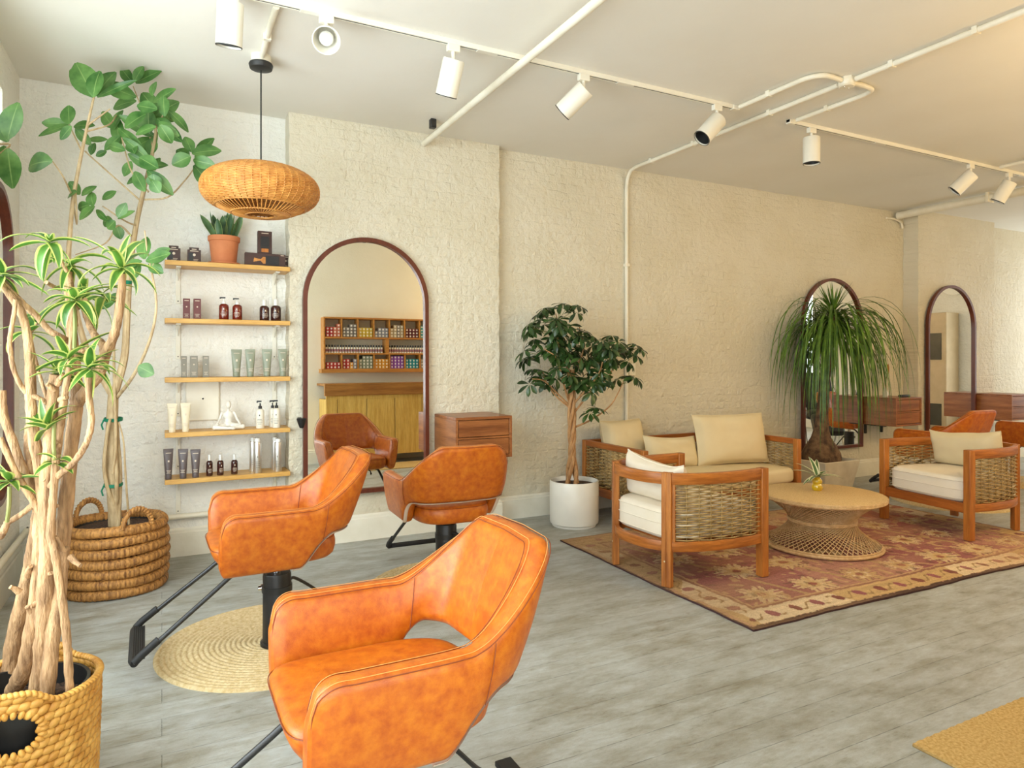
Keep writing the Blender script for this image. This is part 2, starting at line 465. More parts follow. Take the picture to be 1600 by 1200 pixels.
# ------------------------------------------------------------------ the setting
X0, X1 = -0.82, 11.8
PIER = 5.20; REC = 5.29; SHELFW = 5.37; FARP = 5.10
struct(MB().box((5.4, 1.3, -0.05), (13.6, 9.4, 0.1)).build('floor', m_floor))
struct(MB().box((5.4, 1.3, CEIL + 0.05), (13.6, 9.4, 0.1)).build('ceiling', m_ceil))
back_line = [(X0 - 0.25, SHELFW), (0.835, SHELFW), (0.835, PIER), (2.56, PIER), (2.56, REC), (8.23, REC), (8.23, FARP), (9.88, FARP), (9.88, REC), (X1 + 0.25, REC)]
def wall_from_line(line, jag=0.0):
    mb = MB(); NZ = 56; rnd = random.Random(3)
    cols = []
    for i, (x, y) in enumerate(line):
        col = []
        for k in range(NZ + 1):
            j = jag if 0 < i < len(line) - 1 else 0
            dx = rnd.uniform(-j, j); dy = rnd.uniform(-j, j) * 0.4
            col.append((x + dx, y + dy, CEIL * k / NZ))
        cols.append(col)
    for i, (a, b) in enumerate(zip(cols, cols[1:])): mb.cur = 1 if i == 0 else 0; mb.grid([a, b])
    mb.cur = 0
    # solid rear so the wall has thickness
    mb.grid([[(line[0][0], line[0][1] + 0.3, 0), (line[0][0], line[0][1] + 0.3, CEIL)], [(line[-1][0], line[0][1] + 0.3, 0), (line[-1][0], line[0][1] + 0.3, CEIL)]])
    return mb
struct(wall_from_line(back_line, 0.007).build('wall_back', [m_wall, m_wall_daylit], sharp=28))
# left wall, pierced by the shop windows
lw = MB()
T = 0.25; xl = X0 - T / 2
lw.box((xl, -2.05, CEIL / 2), (T, 0.9, CEIL))            # front corner
lw.box((xl, 1.26, 0.3), (T, 5.72, 0.6))                  # below the big window
lw.box((xl, 1.26, 3.09), (T, 5.72, CEIL - 2.96))         # above it
lw.box((xl, 4.14, CEIL / 2), (T, 0.04, CEIL))
lw.box((xl, 4.50, 1.3), (T, 0.68, 2.6)); lw.box((xl, 4.50, 3.09), (T, 0.68, CEIL - 2.96))
lw.box((xl, 5.12, CEIL / 2), (T, 0.56, CEIL))
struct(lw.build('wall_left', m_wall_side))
fw = MB()
fw.box((-0.78, -2.37, CEIL / 2), (0.34, 0.25, CEIL)); fw.box((1.15, -2.37, CEIL / 2), (0.3, 0.25, CEIL)); fw.box((0.2, -2.37, 3.08), (1.7, 0.25, CEIL - 2.94))
struct(fw.build('wall_front', m_plaster))
struct(MB().box((1.25, -1.05, CEIL / 2), (0.12, 2.62, CEIL)).build('wall_entry', m_plaster))
struct(MB().box((6.58, 0.32, CEIL / 2), (10.78, 0.12, CEIL)).build('wall_rear', m_plaster))
rw = MB(); xr = X1 + 0.125
rw.box((xr, 0.36, CEIL / 2), (0.25, 0.2, CEIL)); rw.box((xr, 2.46, CEIL / 2), (0.25, 2.88, CEIL)); rw.box((xr, 5.25, CEIL / 2), (0.25, 0.4, CEIL))
for yc_, wy in ((0.74, 0.56), (4.475, 1.15)): rw.box((xr, yc_, 0.3), (0.25, wy, 0.6)); rw.box((xr, yc_, 3.06), (0.25, wy, CEIL - 2.9))
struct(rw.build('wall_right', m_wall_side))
def window(name, c, along, wd, z0, z1, bars, depth=0.07):
    """white framed fixed window; along = 'y' or 'x'"""
    fr = MB(); g = MB(); zc = (z0 + z1) / 2; h = z1 - z0; t = 0.055
    def bx(u, z, du, dz, mb, dep):
        if along == 'y': mb.box((c[0], c[1] + u, z), (dep, du, dz))
        else: mb.box((c[0] + u, c[1], z), (du, dep, dz))
    bx(-wd / 2 + t / 2, zc, t, h, fr, depth); bx(wd / 2 - t / 2, zc, t, h, fr, depth)
    bx(0, z0 + t / 2, wd - 2 * t, t, fr, depth); bx(0, z1 - t / 2, wd - 2 * t, t, fr, depth)
    for k in range(1, bars): bx(-wd / 2 + wd * k / bars, zc, 0.045, h - 2 * t, fr, depth * 0.9)
    bx(0, zc, wd - 2 * t, h - 2 * t, g, 0.008)
    f = struct(fr.build(name, m_trim, bevel=0.004)); gg = g.build('pane', m_glass, f)
    return f
window('window_1', (X0 - 0.14, 1.26, 0), 'y', 5.72, 0.6, 2.96, 4)
window('window_2', (X0 - 0.14, 4.50, 0), 'y', 0.68, 2.6, 2.96, 1)
window('window_3', (0.2, -2.37, 0), 'x', 1.7, 0.0, 2.94, 2)
window('window_4', (X1 + 0.14, 4.475, 0), 'y', 1.15, 0.6, 2.9, 1)
window('window_5', (X1 + 0.14, 0.74, 0), 'y', 0.56, 0.6, 2.9, 1)

# baseboards: a board with a moulded cap, following the jogs of the wall
def baseboard(name, line, h=0.20, th=0.022):
    prof = [(0.0, 0.0), (th, 0.0), (th, h - 0.035), (th * 0.72, h - 0.028), (th * 0.72, h - 0.012), (th * 0.3, h), (0, h)]
    n = len(line); mb = MB(); rows = []
    for i, (x, y) in enumerate(line):
        def nrm(a, b):
            d = Vector((b[0] - a[0], b[1] - a[1])).normalized(); return Vector((d.y, -d.x))
        if i == 0: m = nrm(line[0], line[1])
        elif i == n - 1: m = nrm(line[-2], line[-1])
        else:
            a, b = nrm(line[i - 1], line[i]), nrm(line[i], line[i + 1]); m = (a + b); m = m / max(m.dot(a), 0.2)
        rows.append([(x + m.x * o, y + m.y * o, z) for o, z in prof])
    mb.grid(rows)
    return struct(mb.build(name, m_trim, sharp=25))
baseboard('baseboard_back', [(X0, SHELFW)] + back_line[1:-1] + [(X1, REC)])
baseboard('baseboard_left', [(X0, -1.6), (X0, SHELFW)])
baseboard('baseboard_rear', [(X1, 0.38), (1.31, 0.38), (1.31, -2.2)][0:2])
# heating pipe that runs low along the left wall and on along the shelf wall
pp = smooth_path([(X0 + 0.045, 0.6, 0.29), (X0 + 0.045, 3.0, 0.29), (X0 + 0.045, 5.2, 0.29), (X0 + 0.06, SHELFW - 0.055, 0.29), (X0 + 0.2, SHELFW - 0.045, 0.29), (0.2, SHELFW - 0.045, 0.29), (0.80, SHELFW - 0.045, 0.29)], 6)
hp = MB().tube(pp, 0.019, 10)
tag(hp.build('heating_pipe', m_conduit), 'thin white heating pipe running low along the wall below the product shelves', 'pipe')

# ------------------------------------------------------------------ conduits, tracks and lamps on the ceiling
def conduit(name, pts, r, label, clamps=(), cat='pipe'):
    o = MB().tube(pts, r, 12).build(name, m_conduit)
    tag(o, label, cat)
    for p, ax in clamps:
        c = MB()
        if ax == 'y': zb_ = p[2] - r * 1.1; c.box((p[0], p[1], (zb_ + CEIL) / 2), (r * 2.5, 0.03, CEIL - zb_))
        else: c.box((p[0], p[1], p[2]), (r * 2.6, r * 2.6, 0.03))
        c.build('clamp', m_conduit, o, bevel=0.002)
    return o
conduit('ceiling_pipe', [(1.88, PIER - 0.01, CEIL - 0.085), (1.88, 3.0, CEIL - 0.085), (1.88, 0.6, CEIL - 0.085)], 0.024,
        'long straight white pipe crossing below the track on the ceiling near the pendant lamp', [((1.88, 2.6, CEIL - 0.085), 'y')])
o = MB().box((1.83, 4.86, CEIL - 0.035), (0.045, 0.05, 0.07)).build('pipe_hanger', m_black, bevel=0.006)
tag(o, 'small dark metal hanger holding the straight white pipe to the ceiling', 'hanger')
zc = CEIL - 0.022
cb = [(3.955, REC - 0.02, 0.55), (3.955, REC - 0.02, 1.8), (3.955, REC - 0.02, 2.9), (3.955, REC - 0.022, 3.06), (3.955, REC - 0.06, 3.16), (3.955, REC - 0.16, zc), (3.955, REC - 0.5, zc), (3.955, 4.0, zc), (3.955, 2.98, zc)]
conduit('wall_conduit', smooth_path(cb, 6), 0.0175, 'thin white conduit rising up the wall behind the sofa and bending onto the ceiling',
        [((3.955, 4.9, zc), 'y'), ((3.955, 4.35, zc), 'y'), ((3.955, 3.55, zc), 'y'), ((3.955, REC - 0.02, 1.5), 'z'), ((3.955, REC - 0.02, 2.3), 'z')])
conduit('ceiling_conduit', [(3.965, 2.86, zc), (3.968, 2.3, zc), (3.975, 0.6, zc)], 0.0175, 'white conduit running from the octagonal junction box toward the upper right',
        [((3.966, 2.62, zc), 'y'), ((3.97, 2.14, zc), 'y')])
b1 = smooth_path([(3.67, 3.56, zc), (3.67, 3.3, zc), (3.67, 3.12, zc), (3.68, 2.99, zc), (3.74, 2.92, zc), (3.84, 2.915, zc), (3.90, 2.92, zc)], 6)
conduit('track_feed', b1, 0.0165, 'curved white conduit feeding the near light track from the junction box', [((3.67, 3.3, zc), 'y')])
b2 = smooth_path([(4.01, 2.91, zc), (4.12, 2.91, zc), (4.22, 2.93, zc), (4.255, 3.02, zc), (4.255, 3.2, zc), (4.255, 3.56, zc)], 6)
conduit('track_feed', b2, 0.0165, 'curved white conduit feeding the far light track from the junction box', [((4.255, 3.3, zc), 'y')])
jb = thing('junction_box', 'octagonal white junction box where three ceiling conduits meet', 'junction box', (3.955, 2.92, CEIL))
MB().lathe([(0, -0.05), (0.052, -0.05), (0.056, -0.045), (0.056, 0), (0, 0)], 8, a0=PI / 8).build('box_body', m_conduit, jb)
MB().lathe([(0, -0.056), (0.045, -0.056), (0.05, -0.05), (0, -0.05)], 8, a0=PI / 8).build('cover_plate', m_conduit, jb)
for sx in (-0.02, 0.02): MB().ball((sx, 0, -0.057), 0.005, 5, 8).build('screw', m_chrome, jb)
conduit('ceiling_pipe', [(8.05, REC - 0.05, CEIL - 0.06), (8.05, 3.0, CEIL - 0.06), (8.05, 0.5, CEIL - 0.06)], 0.045, 'thick white pipe on the ceiling beside the far pier', [((8.05, 4.2, CEIL - 0.06), 'y')])
cc = smooth_path([(7.86, REC - 0.03, CEIL - 0.10), (8.0, REC - 0.03, CEIL - 0.10), (8.14, REC - 0.03, CEIL - 0.13), (8.17, REC - 0.03, CEIL - 0.2)], 5)
conduit('wall_elbow', cc, 0.013, 'short bent white pipe stub below the thick pipe on the wall')
conduit('ceiling_conduit', [(7.0, 3.56, zc), (7.0, 2.5, zc), (7.0, 0.5, zc)], 0.0165, 'white conduit leaving the far light track at the right edge')
pc = conduit('lamp_feed', [(0.53, 4.256, zc), (0.52, 3.9, zc), (0.52, 3.63, zc)], 0.0165, 'short white conduit from the near track to the pendant lamp canopy', [((0.524, 4.0, zc), 'y')])

def track(name, xa, xb, y, label):
    t = thing(name, label, 'light track', ((xa + xb) / 2, y, CEIL))
    L = xb - xa
    MB().box((0, 0, -0.012), (L, 0.036, 0.024)).build('rail', m_spot, t, bevel=0.002)
    MB().box((0, -0.0115, -0.0265), (L - 0.05, 0.009, 0.005)).build('lip', m_spot, t)
    MB().box((0, 0.0115, -0.0265), (L - 0.05, 0.009, 0.005)).build('lip', m_spot, t)
    MB().box((0, 0, -0.025), (L - 0.05, 0.012, 0.002)).build('contact_slot', m_blackp, t)
    for s in (-1, 1): MB().box((s * (L / 2 - 0.03), 0, -0.017), (0.06, 0.04, 0.034)).build('end_cap', m_spot, t, bevel=0.003)
    n = int(L / 1.2)
    for k in range(1, n + 1):
        MB().box((-L / 2 + k * L / (n + 1), 0, -0.018), (0.13, 0.038, 0.026)).build('joint', m_spot, t, bevel=0.002)
    return t
track('light_track', -0.3, 3.69, 3.6, 'near white light track on the ceiling carrying five spotlights')
track('light_track', 4.23, 8.6, 3.62, 'far white light track on the ceiling carrying three spotlights')
track('light_track', 1.4, 3.4, 1.82, 'white light track seen only in the large arched mirror')

def spotlight(x, y, dirv, label, R0=0.0625, L=0.205, stem=0.06):
    t = thing('track_spotlight', label, 'spotlight', (x, y, CEIL), 0, 'spotlights on the ceiling tracks')
    MB().box((0, 0, -0.048), (0.075, 0.034, 0.04)).build('adapter', m_spot, t, bevel=0.004)
    d = Vector(dirv).normalized()
    piv = Vector((0, 0, -0.07 - stem))
    MB().tube([(0, 0, -0.066), (0, 0, -0.07 - stem)], 0.011, 10).build('stem', m_spot, t)
    q = Vector((0, 0, -1)).rotation_difference(d).to_matrix()
    side = q @ Vector((0, 0, 0))
    c = piv + d * 0.035
    M4 = lambda p: q @ Vector(p)
    # head: barrel from back cap to open mouth (its local -z is the beam)
    prof = [(0, 0.055), (R0 * 0.93, 0.055), (R0, 0.048), (R0, -L + 0.055), (R0 - 0.004, -L + 0.055), (R0 - 0.006, -L + 0.075)]
    h = MB().lathe(prof, 36, c, q).build('head', m_spot, t)
    MB().lathe([(R0 - 0.004, -L + 0.058), (R0 - 0.010, -L + 0.10), (0.03, -L + 0.15), (0, -L + 0.15)], 36, c, q).build('reflector', m_blackp, h)
    MB().lathe([(R0 - 0.0035, -L + 0.0545), (R0 + 0.0006, -L + 0.0545), (R0 + 0.0006, -L + 0.060), (R0 - 0.0035, -L + 0.060)], 36, c, q).build('rim', m_blackp, h)
    return t
spotlight(0.30, 3.6, (-0.02, 0.27, -1), 'largest white cylinder spotlight, cut by the top edge above the pendant', stem=0.02)
spotlight(1.48, 3.6, (-0.06, 0.45, -0.9), 'white cylinder spotlight left of the straight ceiling pipe, aimed at the wall')
spotlight(2.367, 3.6, (-0.46, 0.63, -0.6), 'white cylinder spotlight right of the straight ceiling pipe, tilted to the left')
spotlight(3.49, 3.6, (-0.64, 0.10, -0.70), 'white spotlight showing its black mouth at the end of the near track', stem=0.07)
spotlight(4.49, 3.62, (0.0, 0.0, -1), 'white cylinder spotlight pointing straight down at the start of the far track', stem=0.05)
spotlight(6.63, 3.62, (-0.37, 0.59, -0.7), 'white cylinder spotlight on the far track, tilted left, second from its start')
spotlight(7.27, 3.62, (-0.17, 0.43, -0.8), 'white cylinder spotlight at the right edge on the far track')
spotlight(2.35, 1.82, (-0.5, 0.6, -0.55), 'white spotlight with black mouth seen at the top of the large arched mirror')
# the bell shaped head with its bulb
t = thing('track_spotlight', 'white bell shaped spotlight with a visible bulb, above right of the pendant', 'spotlight', (0.765, 3.6, CEIL), 0, 'spotlights on the ceiling tracks')
MB().box((0, 0, -0.048), (0.075, 0.034, 0.04)).build('adapter', m_spot, t, bevel=0.004)
MB().tube([(0, 0, -0.066), (0, 0, -0.115)], 0.010, 10).build('stem', m_spot, t)
q = Vector((0, 0, -1)).rotation_difference(Vector((-0.16, -0.72, -0.62)).normalized()).to_matrix()
c = Vector((0, 0, -0.125))
h = MB().lathe([(0, 0.05), (0.03, 0.048), (0.042, 0.03), (0.045, -0.005), (0.055, -0.04), (0.068, -0.085), (0.071, -0.105), (0.066, -0.105), (0.06, -0.08), (0.045, -0.035), (0.038, 0.0), (0, 0.01)], 32, c, q).build('head', m_spot, t)
MB().lathe([(0.018, 0.0), (0.022, -0.03), (0.034, -0.055), (0.037, -0.075), (0.03, -0.092), (0.015, -0.10), (0, -0.102)], 24, c, q).build('bulb', m_bulb, h)

# ------------------------------------------------------------------ rattan pendant lamp
pl = thing('pendant_lamp', 'round flattened woven rattan pendant lamp hanging on a black cord', 'pendant lamp', (0.53, 4.32, CEIL))
cn = MB().lathe([(0, 0), (0.058, 0), (0.058, -0.045), (0, -0.045)], 24).build('ceiling_box', m_conduit, pl)
MB().lathe([(0, -0.045), (0.066, -0.046), (0.070, -0.055), (0.064, -0.078), (0.02, -0.088), (0, -0.088)], 28).build('canopy', m_blackp, pl)
zp = 2.415 - CEIL
MB().tube([(0, 0, -0.085), (0, 0, zp + 0.10)], 0.0045, 8).build('cord', m_blackp, pl)
a_, c_ = 0.335, 0.145
def shade_prof(u):    # u 0 top opening .. 1 bottom opening
    th = R(14) + (R(131) - R(14)) * u
    s, co = math.sin(th), math.cos(th)
    return a_ * (abs(s) ** 0.86), c_ * (1 if co > 0 else -1) * abs(co) ** 0.9
sh = MB()
NR = 46
for i in range(NR):
    r, z = shade_prof(i / (NR - 1))
    if 12 <= i <= 13: continue                      # the open-work band
    pts = []
    n = 144
    for k in range(n):
        a = 2 * PI * k / n
        wv = 0.0028 * math.cos(a * 24 + PI * (i % 2))
        pts.append(((r + wv) * math.cos(a), (r + wv) * math.sin(a), zp + z))
    sh.tube(pts, 0.0058, 5, closed=True)
for k in range(48):
    a = 2 * PI * k / 48; pts = []
    for i in range(17):
        r, z = shade_prof(i / 16); pts.append(((r + 0.003) * math.cos(a), (r + 0.003) * math.sin(a), zp + z))
    sh.tube(pts, 0.0052, 5)
shd = sh.build('shade', m_rattan, pl, sharp=None)
sp_ = MB()
r1, z1 = shade_prof(1.0)
for k in range(60):
    a = 2 * PI * k / 60
    sp_.tube(smooth_path([(r1 * math.cos(a), r1 * math.sin(a), zp + z1), (0.17 * math.cos(a), 0.17 * math.sin(a), zp + z1 - 0.042), (0.08 * math.cos(a), 0.08 * math.sin(a), zp + z1 - 0.050)], 3), 0.0036, 5)
for rr, zz in ((r1, z1), (r1 - 0.006, z1 - 0.004), (0.17, z1 - 0.042), (0.08, z1 - 0.050), (0.088, z1 - 0.050)):
    sp_.tube([(rr * math.cos(2 * PI * k / 64), rr * math.sin(2 * PI * k / 64), zp + zz) for k in range(64)], 0.0048, 6, closed=True)
sp_.build('spokes', m_rattan, shd, sharp=None)
MB().lathe([(0.02, zp + 0.11), (0.022, zp + 0.05), (0, zp + 0.05)], 16).build('socket', m_blackp, pl)
MB().ball((0, 0, zp + 0.01), (0.04, 0.04, 0.048), 10, 16).build('bulb', m_bulb, pl)
# ------------------------------------------------------------------ arched mirrors
def arch_outline(w, h, n=28, pill=False):
    r = w / 2; pts = []
    if pill:
        for k in range(n + 1):
            a = PI + PI * k / n; pts.append((r * math.cos(a), r + r * math.sin(a)))
    else:
        pts += [(-r, 0), (r, 0)]
    for k in range(n + 1):
        a = PI * k / n; pts.append((r * math.cos(a), h - r + r * math.sin(a)))
    return pts
def arched_mirror(name, label, w, h, loc, rz=0, rx=0, pill=False):
    t = thing(name, label, 'mirror', loc, rz)
    t.rotation_euler = (rx, 0, rz)
    fw_, dep = 0.031, 0.040
    out = arch_outline(w, h, pill=pill)
    inn = [(x * (w - 2 * fw_) / w, (z - h / 2) * (h - 2 * fw_) / h + h / 2) for x, z in out]
    P = []
    for (x, z), (a, b) in zip(out, inn):
        P.append([(x, 0, z), (x, -dep, z), (a, -dep, b), (a, -0.012, b), (a, 0, b)])
    MB().grid(P, cu=True, cv=True).build('frame', m_frame, t, sharp=30, bevel=0)
    g = [(x, z) for x, z in inn]
    MB().prism(g, 'y', -0.015, -0.004).build('glass', m_mirror, t, sharp=20)
    return t
arched_mirror('arched_mirror', 'large arched mirror with dark wood frame beside the product shelves', 0.98, 1.965, (1.417, PIER - 0.022, 0.372), 0, R(-0.6))
arched_mirror('arched_mirror', 'arched mirror with dark frame on the wall behind the ponytail palm', 1.02, 1.965, (6.87, REC - 0.022, 0.363))
arched_mirror('arched_mirror', 'arched mirror with dark frame on the far pier at the right', 1.02, 1.965, (8.848, FARP - 0.022, 0.363))
arched_mirror('wall_mirror', 'dark framed rounded mirror on the left wall, seen edge on at the left', 0.72, 1.76, (X0 + 0.006, 4.55, 0.60), R(90), 0, True)

# small things on the wall round the big mirror
t = thing('tool_holder', 'small black hair tool holder on the wall left of the large mirror', 'holder', (0.905, PIER, 0.95))
MB().box((0, -0.012, 0), (0.03, 0.014, 0.035)).build('wall_plate', m_blackp, t, bevel=0.004)
MB().box((-0.005, -0.075, 0.012), (0.022, 0.12, 0.008)).build('arm', m_blackp, t, bevel=0.004)
MB().lathe([(0.0, -0.05), (0.014, -0.05), (0.03, -0.004), (0.036, 0.018), (0.031, 0.018), (0.02, -0.01), (0, -0.03)], 20, (-0.005, -0.13, 0)).build('cup', m_blackp, t)

# ------------------------------------------------------------------ floating consoles
def console(label, x, y, brackets=True, tray=False):
    W, D, H = 0.48, 0.45, 0.325
    t = thing('floating_console', label, 'console', (x + W / 2, y, 0.63))
    th = 0.022
    MB().box((0, -D / 2, H - th / 2), (W, D, th)).build('top', m_walnut, t, bevel=0.003)
    MB().box((0, -D / 2, th / 2), (W - 2 * th, D, th)).build('bottom', m_walnut, t, bevel=0.002)
    for s in (-1, 1): MB().box((s * (W / 2 - th / 2), -D / 2, H / 2 - th / 2), (th, D, H - th)).build('side_panel', m_walnut_z, t, bevel=0.002)
    MB().box((0, -0.012, H / 2), (W - 2 * th, 0.02, H - 2 * th)).build('back_panel', m_walnut, t)
    MB().box((0, -D + 0.012, H / 2), (W - 2 * th, 0.02, 0.014)).build('rail', m_walnut, t)
    hd = (H - 2 * th - 0.014) / 2
    for k, z in enumerate((th + hd / 2, H - th - hd / 2)):
        d = MB()
        d.box((0, -D + 0.014, z), (W - 2 * th - 0.008, 0.018, hd - 0.008))
        dr = d.build('drawer', m_walnut, t, bevel=0.003)
        MB().box((0, -D / 2 + 0.01, z - 0.01), (W - 2 * th - 0.03, D - 0.08, hd - 0.04)).build('drawer_box', m_walnut_z, dr)
    if brackets:
        for s in (-1, 1):
            MB().box((s * 0.15, -0.012, -0.06), (0.03, 0.02, 0.12)).box((s * 0.15, -0.14, -0.009), (0.03, 0.26, 0.018)).build('wall_bracket', m_black, t, bevel=0.003)
    return t
console('floating two drawer walnut console right of the large arched mirror', 1.973, PIER, False)
console('floating walnut console behind the ponytail palm beside its mirror', 7.40, REC)
console('floating walnut console at the right edge on the far pier', 9.40, FARP)
o = MB().box((0, 0, 0.014), (0.16, 0.05, 0.028)).build('hair_clipper', m_blackp, loc=(7.72, 4.95, 0.955), bevel=0.008)
tag(o, 'small black hair clipper lying on the console behind the palm', 'clipper')
t = thing('pampas_stem', 'dried tan pampas stem standing in a small bottle on the console behind the palm', 'dried flower', (7.52, 5.05, 0.955))
MB().lathe([(0, 0), (0.028, 0), (0.03, 0.05), (0.012, 0.085), (0.012, 0.11), (0.009, 0.11), (0, 0.09)], 16).build('bottle', m_ceramic, t)
MB().tube(smooth_path([(0, 0, 0.09), (0.01, 0, 0.2), (0.03, -0.01, 0.3)], 4), 0.002, 5).build('stem', m_rope, t)
MB().ball((0.04, -0.01, 0.33), (0.014, 0.014, 0.06), 8, 10).build('plume', m_rattan, t)

# wall plates
o = MB().box((0, -0.011, 0), (0.225, 0.022, 0.30)).build('electrical_panel', m_trim, loc=(0.262, SHELFW, 1.105), bevel=0.012)
tag(o, 'square white cover plate on the wall behind the fourth product shelf', 'cover plate')
MB().ball((0, -0.023, 0.01), 0.006, 5, 8).build('screw', m_blackp, o)
o = MB().box((0, -0.008, 0), (0.075, 0.016, 0.115)).build('wall_switch', m_trim, loc=(4.03, REC, 1.30), bevel=0.004)
tag(o, 'small cream switch plate beside the thin conduit above the sofa', 'switch')
MB().box((0, -0.018, 0), (0.012, 0.01, 0.024)).build('toggle', m_trim, o)
o = MB().box((0, -0.008, 0), (0.12, 0.016, 0.075)).build('wall_outlet', m_trim, loc=(-0.55, SHELFW, 1.0), bevel=0.004)
tag(o, 'white outlet plate on the wall behind the left plants', 'outlet')
for sx in (-0.025, 0.025): MB().box((sx, -0.017, 0), (0.028, 0.003, 0.04)).build('socket', m_trim, o, bevel=0.002)

# ------------------------------------------------------------------ product shelves
SX0, SX1, SYF, SYB = 0.017, 0.832, 5.13, SHELFW - 0.004
shelf_z = [2.07, 1.677, 1.273, 0.900, 0.582]
m_screw = plain('dark_screw', srgb(70, 66, 60), rough=0.5, metal=0.6)
names = ['topmost', 'second', 'third', 'fourth', 'lowest']
what = ['holding a terracotta pot and brush boxes', 'holding amber pump bottles', 'holding sage green tubes', 'holding a white seated figurine', 'holding silver spray cans']
for i, z in enumerate(shelf_z):
    t = thing('wall_shelf', f'{names[i]} pine wall shelf, {what[i]}', 'shelf', ((SX0 + SX1) / 2, SYB, z), 0, 'pine product shelves')
    W = SX1 - SX0
    MB().box((0, -(SYB - SYF) / 2, -0.016), (W, SYB - SYF, 0.032)).build('board', m_pine, t, bevel=0.003)
    for bx in (0.085, 0.735):
        xx = bx - W / 2
        b = MB()
        b.box((xx, -0.004, -0.155), (0.030, 0.008, 0.245)); b.box((xx, -0.10, -0.036), (0.030, 0.19, 0.008))
        b.prism([(-0.008, -0.085), (-0.008, -0.115), (-0.085, -0.04), (-0.062, -0.04)], 'x', xx - 0.004, xx + 0.004)
        br = b.build('bracket', m_trim, t, bevel=0.0015)
        for zz in (-0.10, -0.26): MB().ball((xx, -0.009, zz), (0.0045, 0.003, 0.0045), 5, 8).build('screw', m_screw, br)

def sx(px, z, Y=5.20): return atY(px, 0, Y).x
m_dkbox = plain('dark_brown_carton', srgb(70, 44, 36), srgb(62, 38, 32), 0.5)
m_maroon = plain('maroon_carton', srgb(112, 58, 58), srgb(104, 52, 52), 0.5)
m_greybox = plain('grey_carton', srgb(142, 138, 126), srgb(132, 128, 116), 0.5)
m_palelogo = plain('pale_print', srgb(226, 210, 190), rough=0.6)
m_amber = plain('amber_bottle', srgb(118, 34, 18), srgb(104, 28, 16), 0.12, spec=0.7)
m_brownb = plain('brown_bottle', srgb(62, 26, 22), srgb(54, 22, 20), 0.12, spec=0.7)
m_sage = plain('sage_tube', srgb(146, 152, 132), srgb(136, 142, 122), 0.4)
m_creamtube = plain('cream_tube', srgb(236, 224, 196), srgb(228, 216, 188), 0.4)
m_mauve = plain('grey_mauve_tube', srgb(98, 86, 86), srgb(88, 78, 78), 0.4)
m_silver = plain('brushed_silver', (0.78, 0.77, 0.74, 1), (0.70, 0.69, 0.67, 1), 0.32, 0.9)
m_whitelabel = plain('white_bottle', srgb(240, 234, 218), rough=0.35)
m_clearcap = plain('clear_cap', srgb(232, 232, 228), rough=0.15)
m_redtext = plain('print_orange', srgb(196, 120, 70), rough=0.6)

def lines(mb, x, y, z, w, n, dz, h=0.0022, th=0.0006):
    for k in range(n): mb.box((x, y, z - k * dz), (w * (1.0 - 0.18 * (k % 3)), th, h))
def carton(px0, px1, zs, h, label, mat, depth=0.045, Y=5.20, group=None, rz=0.0, tab=False, name='product_box', cat='box'):
    a, b = sx(px0, zs, Y), sx(px1, zs, Y); W = b - a
    t = thing(name, label, cat, ((a + b) / 2, Y + depth / 2, zs), rz, group)
    MB().box((0, 0, h / 2), (W, depth, h)).build('carton', mat, t, bevel=0.0015)
    fy = -depth / 2 - 0.0006
    e = MB(); e.lathe([(0, 0), (W * 0.11, 0), (W * 0.11, 0.0008), (0, 0.0008)], 14, (0, fy, h * 0.60), Matrix.Rotation(R(90), 3, 'X')); e.build('emblem', m_palelogo, t)
    p = MB(); lines(p, 0, fy, h * 0.90, W * 0.62, 1, 0.01, 0.005); lines(p, 0, fy, h * 0.24, W * 0.6, 4, 0.0065); p.build('print', m_palelogo, t)
    if tab:
        MB().box((0, 0, h + 0.008), (W * 0.72, 0.003, 0.022)).build('hang_tab', mat, t, bevel=0.001)
        MB().box((0, -0.002, h + 0.006), (W * 0.36, 0.003, 0.008)).build('hang_slot', m_palelogo, t, bevel=0.001)
        MB().box((-W * 0.24, fy, h * 0.45), (W * 0.36, 0.001, h * 0.62)).build('window', m_blackp, t)
    return t
